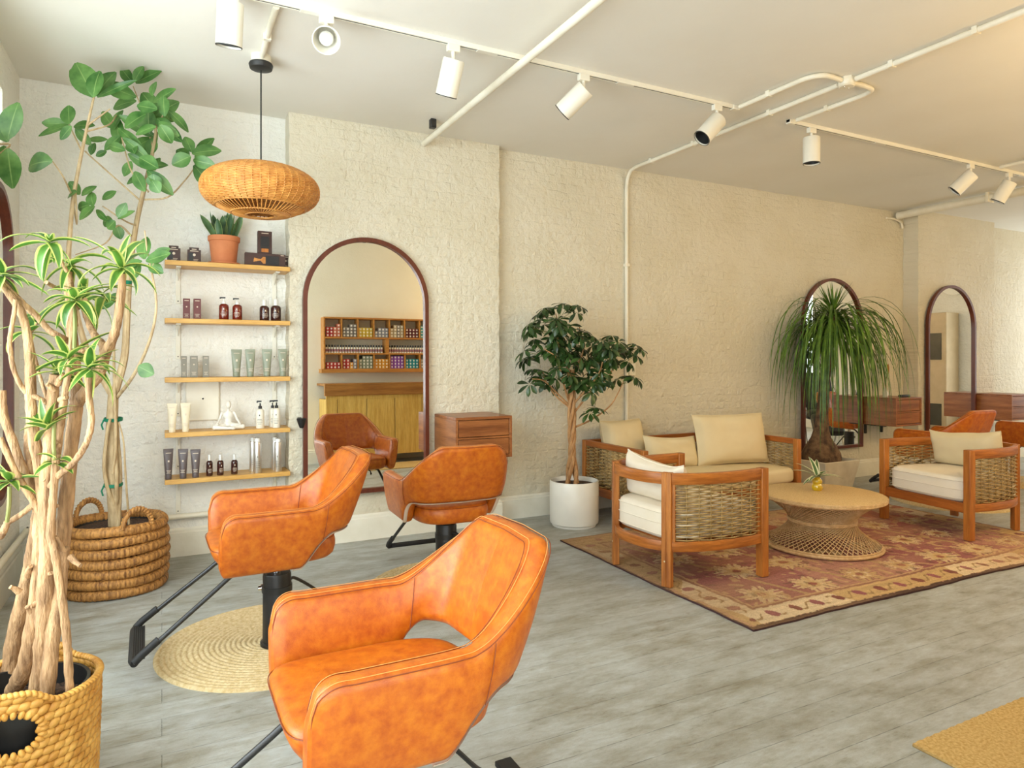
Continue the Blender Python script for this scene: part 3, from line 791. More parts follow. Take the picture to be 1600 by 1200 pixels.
def bottle(px0, px1, zs, h, label, mat, capmat, style, Y=5.20, group=None, name='pump_bottle', labelmat=None):
    a, b = sx(px0, zs, Y), sx(px1, zs, Y); r = (b - a) / 2
    t = thing(name, label, 'bottle' if style != 'can' else 'can', ((a + b) / 2, Y, zs), random.uniform(-0.3, 0.3), group)
    if style in ('pump', 'cap', 'spray'):
        hb = h * (0.72 if style != 'pump' else 0.70)
        MB().lathe([(0, 0), (r * 0.94, 0), (r, 0.004), (r, hb * 0.80), (r * 0.93, hb * 0.9), (r * 0.62, hb * 0.98), (r * 0.42, hb), (0, hb)], 24).build('body', mat, t)
        if style == 'pump':
            MB().lathe([(0, hb - 0.001), (r * 0.45, hb - 0.001), (r * 0.45, hb + h * 0.09), (r * 0.2, hb + h * 0.10), (r * 0.16, hb + h * 0.2), (0, hb + h * 0.2)], 16).build('collar', capmat, t)
            MB().box((-r * 0.25, 0, h - h * 0.04), (r * 1.15, r * 0.42, h * 0.055)).box((-r * 0.72, 0, h - h * 0.065), (r * 0.3, r * 0.3, h * 0.05)).build('pump_head', m_blackp, t, bevel=0.001)
        else:
            MB().lathe([(0, hb - 0.001), (r * 0.45, hb - 0.001), (r * 0.45, h * 0.97), (r * 0.38, h), (0, h)], 18).build('cap', capmat, t)
    elif style == 'can':
        MB().lathe([(0, 0), (r * 0.95, 0), (r, 0.004), (r, h * 0.84), (r * 0.92, h * 0.885), (r * 0.70, h * 0.90), (0, h * 0.90)], 24).build('body', mat, t)
        MB().lathe([(0, h * 0.895), (r * 0.72, h * 0.895), (r * 0.74, h * 0.97), (r * 0.62, h), (0, h)], 20).build('cap', capmat, t)
    # printed front: emblem and lines of small print wrapped on the body
    p = MB()
    for k, (zz, ww) in enumerate(((0.52, 0.10), (0.36, 0.5), (0.30, 0.62), (0.24, 0.55), (0.18, 0.4))):
        V = []
        hh = 0.012 if k == 0 else 0.0022
        span = ww * 1.1; zc_ = h * zz * (0.9)
        row = []
        for q in range(7):
            an = -PI / 2 + span * (q / 6 - 0.5) * 2
            row.append([((r + 0.0007) * math.cos(an), (r + 0.0007) * math.sin(an), zc_ - hh / 2), ((r + 0.0007) * math.cos(an), (r + 0.0007) * math.sin(an), zc_ + hh / 2)])
        p.grid(row)
    p.build('print', labelmat or m_palelogo, t, fix=False)
    return t
def tube_pkg(px0, px1, zs, h, label, mat, Y=5.20, group=None, capmat=None):
    """squeeze tube standing on its cap, flat crimp at the top"""
    a, b = sx(px0, zs, Y), sx(px1, zs, Y); W = b - a
    t = thing('squeeze_tube', label, 'tube', ((a + b) / 2, Y, zs), random.uniform(-0.15, 0.15), group)
    P = []
    for k in range(9):
        f = k / 8; z = h * (0.16 + 0.79 * f)
        wx = W / 2 * (0.68 + 0.32 * f); wy = W / 2 * 0.66 * (1 - f ** 1.4) + 0.0015
        P.append([(wx * math.cos(2 * PI * q / 24), wy * math.sin(2 * PI * q / 24), z) for q in range(24)])
    mb = MB().grid(P, cv=True); mb.box((0, 0, h * 0.972), (W, 0.003, h * 0.056))
    body = mb.build('body', mat, t)
    MB().lathe([(0, 0), (W * 0.31, 0), (W * 0.33, 0.003), (W * 0.335, h * 0.15), (W * 0.31, h * 0.162), (0, h * 0.162)], 24).build('cap', capmat or mat, t)
    p = MB(); yy = lambda f: -(W / 2 * 0.66 * (1 - f ** 1.4) + 0.004)
    p.box((0, yy(0.55), h * 0.60), (W * 0.16, 0.001, W * 0.20)); p.box((0, yy(0.86), h * 0.86), (W * 0.55, 0.001, 0.004))
    lines(p, 0, yy(0.08), h * 0.30, W * 0.45, 4, 0.006); p.build('print', m_palelogo, t)
    return t
def hpx(y0, y1, px, Y=5.20): return abs(y1 - y0) / FPX * (Y / ray(px, 0)[1])

z = shelf_z[0]
carton(261, 282, z, hpx(383, 404, 271), 'dark brown hanging box at the left end of the topmost shelf', m_dkbox, tab=True)
carton(293, 314, z, hpx(386, 406, 303), 'dark brown hanging box beside the terracotta pot, second on the topmost shelf', m_dkbox, tab=True)
def brush_box(px0, px1, h, label, upright, z0, Y, tabside=0):
    a, b = sx(px0, z0, Y), sx(px1, z0, Y); W = b - a; D = 0.045
    t = thing('brush_box', label, 'box', ((a + b) / 2, Y + D / 2, z0))
    MB().box((0, 0, h / 2), (W, D, h)).build('carton', m_dkbox, t, bevel=0.0015)
    fy = -D / 2 - 0.001
    if upright:
        MB().box((0, fy, h * 0.50), (W * 0.62, 0.002, h * 0.52)).build('brush_head', m_blackp, t, bevel=0.0008)
        bb = MB()
        for i in range(5):
            for j in range(8): bb.ball((-W * 0.25 + W * 0.125 * i, fy - 0.002, h * (0.28 + 0.063 * j)), 0.0016, 4, 6)
        bb.build('bristles', m_mauve, t)
        MB().box((0, fy, h * 0.14), (W * 0.5, 0.002, h * 0.16)).build('brush_handle', m_teak_z, t, bevel=0.0008)
    else:
        MB().box((W * 0.17, fy, h * 0.46), (W * 0.34, 0.002, h * 0.72)).build('brush_head', m_blackp, t, bevel=0.0008)
        bb = MB()
        for i in range(10):
            for j in range(5): bb.ball((W * (0.03 + 0.031 * i), fy - 0.002, h * (0.18 + 0.14 * j)), 0.0016, 4, 6)
        bb.build('bristles', m_mauve, t)
        MB().prism([(0, h * 0.70), (-W * 0.06, h * 0.72), (-W * 0.12, h * 0.52), (-W * 0.28, h * 0.62), (-W * 0.30, h * 0.30), (-W * 0.12, h * 0.42), (-W * 0.06, h * 0.2), (0, h * 0.2)], 'y', fy - 0.001, fy + 0.001).build('brush_handle', m_rattan, t)
    p = MB(); lines(p, 0.0 if upright else W * 0.42, fy, h * 0.9, W * (0.5 if upright else 0.08), 1, 0.01, 0.004); p.build('print', m_palelogo, t)
    return t
hb_ = hpx(392, 412, 418, 5.17)
brush_box(383, 446, hb_, 'flat brown hairbrush box lying at the right end of the topmost shelf', False, z, 5.17)
carton(440, 453, z, hpx(395, 415, 448, 5.235), 'brown box end sticking out behind the lying hairbrush box', m_dkbox, Y=5.235)
brush_box(403, 425, hpx(362, 397, 414, 5.18), 'brown hairbrush box standing upright on the lying hairbrush box', True, z + hb_ + 0.0005, 5.18)
# terracotta pot with snake plant
sp0 = atY(350, 0, 5.25)
t = thing('snake_plant', 'snake plant in a terracotta pot on the topmost shelf', 'potted plant', (sp0.x, 5.25, z))
MB().lathe([(0, 0), (0.105, 0), (0.112, 0.006), (0.110, 0.014), (0.096, 0.010), (0.0, 0.012)], 32).build('saucer', m_terra, t)
MB().lathe([(0, 0.008), (0.078, 0.008), (0.082, 0.012), (0.098, 0.165), (0.104, 0.166), (0.107, 0.172), (0.107, 0.20), (0.101, 0.203), (0.096, 0.198), (0.092, 0.172), (0, 0.172)], 36).build('pot', m_terra, t)
MB().lathe([(0, 0.185), (0.092, 0.178)], 20).build('soil', m_soil, t)
def leaf(mb, p, d, n, L, W, bend=0.3, fold=0.15, segs=6, shape='ellip', tw=0.0):
    p = Vector(p); d = Vector(d).normalized(); n = Vector(n); n = (n - d * n.dot(d))
    if n.length < 1e-4: n = d.orthogonal()
    n.normalize(); s = d.cross(n)
    V = []; U = []; step = L / segs
    for i in range(segs + 1):
        t = i / segs; a = bend * t
        dd = d * math.cos(a) - n * math.sin(a); nn = n * math.cos(a) + d * math.sin(a)
        if i: p = p + dd * step
        if shape == 'ellip': w = W * max(0.03, math.sin(PI * min(t * 0.96 + 0.02, 1)) ** 0.75) * (1.0 - 0.12 * (t - 0.5))
        elif shape == 'obov': w = W * max(0.04, math.sin(PI * t ** 1.35) ** 0.8 if t < 1 else 0.04)
        elif shape == 'strap': w = W * min(1, 0.45 + t * 3.0) * max(0.02, (1 - t ** 2.2)) ** 0.8
        else: w = W * (0.75 + 0.6 * t - 0.2 * t * t) * max(0.02, 1 - max(0, (t - 0.55) / 0.45) ** 1.8)
        ss = s * math.cos(tw * t) + nn * math.sin(tw * t)
        for j in (-1, -0.5, 0, 0.5, 1):
            V.append(p + ss * (w * j) + nn * (fold * abs(j) * w)); U.append((j if j else 1e-4, t + 1e-4))
    F = []
    for i in range(segs):
        for j in range(4):
            F.append((i * 5 + j, i * 5 + j + 1, (i + 1) * 5 + j + 1, (i + 1) * 5 + j))
    mb.add(V, F, U)
    return p
lf = MB(); rnd = random.Random(11)
for k in range(11):
    a = rnd.uniform(0, 2 * PI); rr = rnd.uniform(0.01, 0.055); tilt = rr * 6
    d = Vector((math.cos(a) * tilt, math.sin(a) * tilt, 1.0))
    leaf(lf, (rr * math.cos(a), rr * math.sin(a), 0.175), d, (math.cos(a), math.sin(a), 0.2) if rnd.random() < .6 else (0, -1, 0), rnd.uniform(0.15, 0.24), rnd.uniform(0.022, 0.030), rnd.uniform(-0.2, 0.3), 0.35, 7, 'sword')
leaf(lf, (-0.05, -0.02, 0.175), (-0.55, -0.1, 0.9), (0.3, -1, 0.2), 0.20, 0.026, 0.1, 0.35, 7, 'sword')
lf.build('leaves', m_leaf_snake, t, fix=False, sharp=None)

z = shelf_z[1]
carton(286, 297, z, hpx(465, 497, 291), 'slim maroon box at the left end of the second shelf', m_maroon)
carton(302.5, 314, z, hpx(466, 498, 308), 'slim maroon box second from the left on the second shelf', m_maroon)
g = 'amber pump bottles on the second shelf'
bottle(342, 357.5, z, hpx(463, 499, 350), 'left amber pump bottle with black pump in the middle of the second shelf', m_amber, m_clearcap, 'pump', group=g)
bottle(363, 378.5, z, hpx(464, 499, 371), 'right amber pump bottle with black pump in the middle of the second shelf', m_amber, m_clearcap, 'pump', group=g)
g = 'dark bottles with clear caps on the second shelf'
bottle(405.5, 420.5, z, hpx(468, 501, 413), 'left dark bottle with clear cap near the right end of the second shelf', m_brownb, m_clearcap, 'cap', group=g, name='product_bottle')
bottle(423, 439, z, hpx(468, 502, 431), 'rightmost dark bottle with clear cap on the second shelf', m_brownb, m_clearcap, 'cap', group=g, name='product_bottle')
z = shelf_z[2]
for k, (a, b) in enumerate(((283, 292), (297, 309), (317, 326.5))):
    carton(a, b, z, hpx(556.5, 590, a), ['left', 'middle', 'right'][k] + ' of three slim grey boxes on the third shelf', m_greybox, group='grey boxes on the third shelf', depth=0.035)
for k, (a, b) in enumerate(((361, 378), (383, 399), (409, 425), (434.5, 449))):
    tube_pkg(a, b, z, hpx(545.5, 588.5, a), ['leftmost', 'second', 'third', 'rightmost'][k] + ' of four sage green tubes on the third shelf', m_sage, group='sage green tubes on the third shelf')
z = shelf_z[3]
for k, (a, b) in enumerate(((261, 277), (282, 298))):
    tube_pkg(a, b, z, hpx(631, 676, a), ['left', 'right'][k] + ' cream tube at the left end of the fourth shelf', m_creamtube, group='cream tubes on the fourth shelf', Y=5.18)
g = 'white labelled bottles on the fourth shelf'
bottle(400, 413, z, hpx(625.5, 669, 406), 'white labelled bottle with black pump standing alone on the fourth shelf', m_whitelabel, m_blackp, 'pump', group=g, labelmat=m_blackp)
bottle(426, 438, z, hpx(625, 668.5, 432), 'front white labelled bottle at the right end of the fourth shelf', m_whitelabel, m_blackp, 'pump', group=g, Y=5.19, labelmat=m_blackp)
bottle(420.5, 431, z, hpx(625, 667, 426, 5.26), 'white labelled bottle half hidden behind another at the right end of the fourth shelf', m_whitelabel, m_blackp, 'pump', group=g, Y=5.26, labelmat=m_blackp)
z = shelf_z[4]
for k, (a, b) in enumerate(((255, 271), (278, 294), (297.5, 313.5))):
    tube_pkg(a, b, z, hpx(703, 751 - 2 * k, a, 5.17), ['left', 'middle', 'right'][k] + ' of three dark grey tubes on the lowest shelf', m_mauve, group='dark grey tubes on the lowest shelf', Y=5.17)
for k, (a, b) in enumerate(((322, 332.5), (339, 349.5), (361, 371.5))):
    bottle(a, b, z, hpx(714, 747 - k, a), ['left', 'middle', 'right'][k] + ' of three small brown bottles with clear caps on the lowest shelf', m_brownb, m_clearcap, 'spray', group='small brown bottles on the lowest shelf', name='spray_bottle')
g = 'silver spray cans on the lowest shelf'
bottle(396, 408.5, z, hpx(687, 741, 402, 5.18), 'front silver spray can of the left pair on the lowest shelf', m_silver, m_clearcap, 'can', group=g, Y=5.18, name='spray_can', labelmat=m_greybox)
bottle(389.5, 401, z, hpx(685, 738, 395, 5.26), 'rear silver spray can of the left pair on the lowest shelf', m_silver, m_clearcap, 'can', group=g, Y=5.26, name='spray_can', labelmat=m_greybox)
bottle(428, 440.5, z, hpx(688, 739, 434, 5.18), 'front silver spray can of the right pair on the lowest shelf', m_silver, m_clearcap, 'can', group=g, Y=5.18, name='spray_can', labelmat=m_greybox)
bottle(424, 435, z, hpx(686, 737, 429, 5.26), 'rear silver spray can of the right pair on the lowest shelf', m_silver, m_clearcap, 'can', group=g, Y=5.26, name='spray_can', labelmat=m_greybox)

# seated mannequin figurine
fx = atY(357, 0, 5.22).x
fb = MB()
T_ = lambda a, b, ra, rb: fb.tube([Vector(a), Vector(a).lerp(Vector(b), 0.33), Vector(a).lerp(Vector(b), 0.66), Vector(b)], [ra, (2 * ra + rb) / 3 * 1.04, (ra + 2 * rb) / 3 * 1.02, rb], 12)
fb.ball((0, 0, .040), (.036, .028, .028), 10, 14); fb.ball((0, .002, .075), (.026, .019, .030), 10, 14); fb.ball((0, 0, .108), (.034, .022, .034), 10, 14)
T_((0, 0, .13), (0, -.002, .158), .010, .009); fb.ball((0, -.005, .182), (.020, .023, .029), 12, 14)
for s in (-1, 1):
    fb.ball((s * .040, 0, .124), .0125, 8, 10); T_((s * .042, 0, .122), (s * .058, -.004, .080), .0105, .0085); fb.ball((s * .058, -.004, .079), .010, 8, 10)
    T_((s * .058, -.004, .079), (s * .072, -.045, .052), .009, .007); fb.ball((s * .074, -.052, .048), (.010, .013, .008), 8, 10)
    T_((s * .022, -.006, .034), (s * .090, -.040, .028), .021, .016); fb.ball((s * .092, -.042, .027), .0175, 8, 10)
    T_((s * .092, -.042, .026), (-s * .010, -.072 + .012 * s, .021), .0155, .010); fb.ball((-s * .024, -.074 + .012 * s, .020), (.020, .011, .011), 8, 10)
fg = fb.build('figurine', m_ceramic, loc=(fx, 5.235, shelf_z[3] - 0.008), sharp=None)
rm = fg.modifiers.new('fuse', 'REMESH'); rm.mode = 'VOXEL'; rm.voxel_size = 0.0035; rm.use_smooth_shade = True
sm_ = fg.modifiers.new('smooth', 'SMOOTH'); sm_.factor = 0.5; sm_.iterations = 3
tag(fg, 'white seated cross legged mannequin figurine on the fourth shelf', 'figurine')
# ------------------------------------------------------------------ rugs on the floor
def braided_disc(R0, rings, nseg, h):
    mb = MB(); per = 5; rows = []
    for i in range(rings * per + 1):
        f = i / per; r = R0 * f / rings; row = []
        k = int(f); ph = (f - k)
        for j in range(nseg):
            a = 2 * PI * j / nseg
            puff = abs(math.sin(a * max(10, int(34 * (k + 0.5) / rings * 4)) / 2 + (k % 2)))
            z = h * (0.45 + 0.55 * math.sin(PI * ph) ** 0.7 * (0.72 + 0.28 * puff)) if 0 < ph < 1 else h * 0.42
            rr = r + 0.0016 * math.sin(5 * a + k)
            row.append((rr * math.cos(a), rr * math.sin(a), z))
        rows.append(row)
    rows.append([(R0 * 1.004 * math.cos(2 * PI * j / nseg), R0 * 1.004 * math.sin(2 * PI * j / nseg), 0) for j in range(nseg)])
    return mb.grid(rows, cv=True)
rug0 = braided_disc(0.525, 22, 300, 0.014).build('round_rug', m_jute, loc=(0.49, 3.54, 0), sharp=None)
tag(rug0, 'round braided jute rug under the orange chair nearest the basket plants', 'rug', 'round jute rugs under the chairs')
dup(rug0, (1.60, 3.89, 0), 0.6, 'round braided jute rug under the orange chair facing the large mirror')
dup(rug0, (8.77, 3.95, 0), 1.3, 'round jute rug under the chair cut by the right edge')
dup(rug0, (6.90, 3.95, 0), 2.1, 'round jute rug under the rear orange chair behind the right armchair')
# runner in front of the counter
mb = MB(); rows = []
for i in range(150):
    row = []
    for j in range(42):
        x = i / 149 * 2.2; y = j / 41 * 0.60
        row.append((x, y, 0.010 + 0.0022 * math.sin(i * 1.9 + (j % 2) * PI) + 0.0012 * (j % 2)))
    rows.append(row)
mb.grid(rows); mb.box((1.1, 0.30, 0.004), (2.2, 0.60, 0.008))
m_runner = plain('sisal_weave', srgb(186, 150, 88), srgb(216, 184, 124), 0.85, scale=90, bump=0.003, bscale=160, spec=0.15)
o = mb.build('runner_rug', m_runner, loc=(2.41, 0.915, 0), rot=(0, 0, R(0.0)), sharp=None)
tag(o, 'straight edged woven jute runner in the bottom right corner', 'rug')

# faded patterned rug
def pattern_rug():
    nx, ny = 420, 236; Wd, Hd = 3.46, 1.94
    tan = (0.62, 0.42, 0.20); cream = (0.80, 0.64, 0.42); plum = (0.33, 0.105, 0.125); maroon = (0.34, 0.10, 0.085)
    dk = (0.075, 0.040, 0.038); red = (0.42, 0.055, 0.045); brown = (0.28, 0.17, 0.08); rose = (0.52, 0.26, 0.20)
    mixc = lambda a, b, t: tuple(x + (y - x) * t for x, y in zip(a, b))
    N = lambda x, y, z=0.0: mnoise.noise(Vector((x, y, z)))
    flowers = []
    rnd = random.Random(5)
    for i in range(7):
        for j in range(4):
            flowers.append((0.44 + i * 0.43 + (j % 2) * 0.2, 0.36 + j * 0.40, rnd.uniform(0.13, 0.18), rnd.random(), rnd.choice((6, 8))))
    rows = []; cols = []
    for i in range(nx):
        row = []; x = Wd * i / (nx - 1)
        for j in range(ny):
            y = Hd * j / (ny - 1)
            ex = 0.018 * N(y * 2.2, 3.3) + 0.006 * N(y * 9, 1); ey = 0.022 * N(x * 1.4, 7.7) + 0.006 * N(x * 8, 2)
            fx_, fy_ = i / (nx - 1), j / (ny - 1)
            px_ = x + ex * (1 if i in (0, nx - 1) else abs(2 * fx_ - 1)); py_ = y + ey * abs(2 * fy_ - 1)
            # colour
            wx = x + 0.012 * N(x * 14, y * 14, 1); wy = y + 0.012 * N(x * 14, y * 14, 5)
            dl, dr_, db, dt = wx, Wd - wx, wy, Hd - wy
            e = min(dl, dr_, db, dt)
            streak = N(x * 1.2, y * 42, 2) * 0.5 + N(x * 3, y * 90, 4) * 0.5
            big = N(x * 1.1, y * 1.6, 9)
            if e < 0.010 or db < 0.034 + 0.012 * N(x * 40, 1): c = dk
            elif e < 0.035: c = mixc(rose, tan, 0.5 + 0.5 * math.sin((wx + wy) * 160))
            elif e < 0.205:
                c = tan if big > -0.1 else cream
                along = wx if min(db, dt) < min(dl, dr_) else wy
                q = (along * 5.6) % 1.0; m = abs(e - 0.12 - 0.035 * math.sin(along * 35))
                if m < 0.008 and N(x * 9, y * 9, 11) > -0.12: c = mixc(tan, brown, 0.75)
                if abs(q - 0.5) < 0.16 and abs(e - 0.12) < 0.042 and (abs(q - 0.5) * 0.18 + abs(e - 0.12)) < 0.05: c = plum if int(along * 5.6) % 2 else mixc(maroon, dk, 0.4)
            elif e < 0.228: c = mixc(plum, brown, 0.5)
            elif e < 0.245: c = mixc(tan, rose, 0.3)
            else:
                c = plum if big < 0.12 else mixc(plum, rose, 0.7)
                if abs(((wx * 0.9 + wy * 0.25) * 2.2) % 1 - 0.5) < 0.035: c = mixc(tan, brown, 0.4)
                for (cx, cy, rr, tone, np_) in flowers:
                    dx, dy = wx - cx, (wy - cy) * 1.1; r2 = math.hypot(dx, dy)
                    if r2 < rr:
                        a = math.atan2(dy, dx)
                        pet = rr * (0.55 + 0.45 * round(abs(math.cos(a * np_ / 2)) * 3) / 3)
                        if r2 < 0.03: c = maroon
                        elif r2 < 0.05: c = tan
                        elif r2 < pet * 0.55: c = mixc(cream, tan, tone)
                        elif r2 < pet: c = mixc(tan, cream, tone * 0.8) if abs(math.sin(a * np_ / 2)) > 0.16 else plum
                        elif r2 < pet + 0.012: c = mixc(dk, plum, 0.5)
                sc = N(wx * 17, wy * 17, 3)
                if sc > 0.40: c = mixc(c, dk, 0.5)
                if sc < -0.30: c = mixc(c, tan, 0.75)
            # age: worn tan abrash, redder toward the far right, browner at the left end
            wear = 0.5 + 0.5 * N(x * 0.9, y * 5.0, 6)
            far = sstep(0.7, 1.7, y)
            c = mixc(c, mixc(tan, rose, 0.35), min(0.8, max(0, wear - 0.40) * 1.0 + far * 0.5 * (0.6 + 0.4 * wear) + 0.08))
            if far > 0.1 and N(x * 2.6, y * 3.5, 8) > 0.16 and x > 1.2: c = mixc(c, red, 0.62 * far)
            if x < 0.9: c = mixc(c, brown, 0.45 * (1 - x / 0.9) * (0.5 + wear))
            k = 1.0 + 0.28 * streak + 0.15 * N(x * 60, y * 60, 1)
            cols.append(tuple(min(1, max(0.01, v * k)) for v in c) + (1.0,))
            row.append((px_, py_, 0.011 + 0.0015 * N(x * 30, y * 30) + 0.004 * max(0, N(x * 1.5, y * 1.5, 4))))
        rows.append(row)
    mb = MB(); mb.grid(rows)
    # underside and edge
    edge = [rows[i][0] for i in range(nx)] + [rows[-1][j] for j in range(1, ny)] + [rows[i][-1] for i in range(nx - 2, -1, -1)] + [rows[0][j] for j in range(ny - 2, 0, -1)]
    n0 = len(mb.v)
    mb.grid([[p, (p[0], p[1], 0.0)] for p in edge], cu=True)
    t = NT('faded_rug_wool')
    at_ = t.add('ShaderNodeVertexColor', layer_name='dye')
    m = t.coords(); n = t.noise(m, 160, 3); n2 = t.noise(m, 28, 3)
    r = t.ramp(n, 'Fac', [(0.3, (0.72, 0.72, 0.72, 1)), (0.7, (1.12, 1.12, 1.12, 1))])
    c = t.mix((at_, 'Color'), (r, 'Color'), 1.0, 'MULTIPLY')
    b = t.bump(n, 'Fac', 0.004, 0.7)
    mat = t.fin((c, 2), 0.92, b, spec=0.1)
    o = mb.build('patterned_rug', mat, loc=(2.70, 2.52, 0), rot=(0, 0, R(-0.6)), sharp=None)
    ca = o.data.color_attributes.new('dye', 'FLOAT_COLOR', 'POINT')
    flat = []
    for c in cols: flat.extend(c)
    extra = len(o.data.vertices) - len(cols)
    for _ in range(extra): flat.extend(dk + (1.0,))
    ca.data.foreach_set('color', flat)
    return tag(o, 'faded plum and tan patterned rug under the lounge chairs and coffee table', 'rug')
pattern_rug()

# ------------------------------------------------------------------ salon chair (local +y is the front)
ZB, ZARM, ZBACK, ZSEAT = 0.395, 0.672, 0.885, 0.512
def chair_path():
    hw, yf, yc, yb = 0.267, 0.278, -0.100, -0.256
    P = [(hw, yf), (hw, 0.15)]
    P += [(hw, yc + 0.02)]
    for k in range(1, 13):
        a = PI / 2 * k / 12
        P.append((hw - 0.125 + 0.125 * math.cos(a) ** 0.9, yc + (yb - yc) * math.sin(a) ** 0.9))
    P += [(0.0, yb - 0.012)]
    Q = [(-x, y) for x, y in reversed(P[:-1])]
    return resample([(x, y, 0) for x, y in P + Q], 161)
def chair_shell():
    pts, L = chair_path(); n = len(pts)
    S = []
    th0 = 0.072
    for i, p in enumerate(pts):
        s = L * i / (n - 1); d = min(s, L - s)      # distance from the nearest arm front
        a = pts[min(i + 1, n - 1)] - pts[max(i - 1, 0)]; a.normalize()
        nrm = Vector((-a.y, a.x, 0)) * 1.0
        if nrm.dot(Vector((p.x, p.y + 0.02, 0))) < 0: nrm = -nrm      # outward
        q_ = min(max((d - 0.375) / 0.215, 0), 1); rise = 1 - (1 - q_ ** 1.8) ** 1.9
        rt = 0.075
        zt = ZARM + 0.010 * sstep(0.1, 0.0, d) + (ZBACK - ZARM) * rise
        if d < rt: zt -= rt - math.sqrt(max(rt * rt - (rt - d) ** 2, 0))
        cut = sstep(0.33, 0.47, d)
        zb = ZB + 0.145 * cut ** 0.8
        rb = 0.02
        if d < rb: zb += rb - math.sqrt(max(rb * rb - (rb - d) ** 2, 0))
        lean = sstep(0.30, 0.56, d)
        th = th0 * (0.78 + 0.22 * min(1, d / 0.03)) * (1 + 0.12 * sstep(0.3, 0.55, d))
        S.append((p, nrm, zb, zt, th, lean, d))
    return S
SH = chair_shell()
def shell_pt(st, k, z):
    p, nrm, zb, zt, th, lean, d = st
    f = max(0, (z - 0.50)) 
    off = Vector((0, -1, 0)) * (lean * (0.25 * f + 0.12 * f * f)) + nrm * (0.05 * f * lean)
    flare = 0.045 * (1 - lean) * max(0, (z - ZB)) / 0.28      # arms lean out slightly
    return p + nrm * (k + flare) + off + Vector((0, 0, z))
def section(st):
    p, nrm, zb, zt, th, lean, d = st
    h = th / 2; out = []
    rc = min(h * 0.88, (zt - zb) * 0.3)
    def arc(cx, cz, a0, a1, m):
        for i in range(m + 1):
            a = a0 + (a1 - a0) * i / m
            out.append((cx + rc * math.cos(a), cz + rc * math.sin(a)))
    arc(h - rc, zb + rc, -PI / 2, 0, 4)
    for f in (0.25, 0.5, 0.75): out.append((h + 0.006 * math.sin(PI * f), zb + rc + (zt - zb - 2 * rc) * f))
    arc(h - rc, zt - rc, 0, PI / 2, 4); arc(-h + rc, zt - rc, PI / 2, PI, 4)
    for f in (0.75, 0.5, 0.25): out.append((-h - 0.008 * math.sin(PI * f), zb + rc + (zt - zb - 2 * rc) * f))
    arc(-h + rc, zb + rc, PI, 1.5 * PI, 4)
    return [shell_pt(st, k, z) for k, z in out]
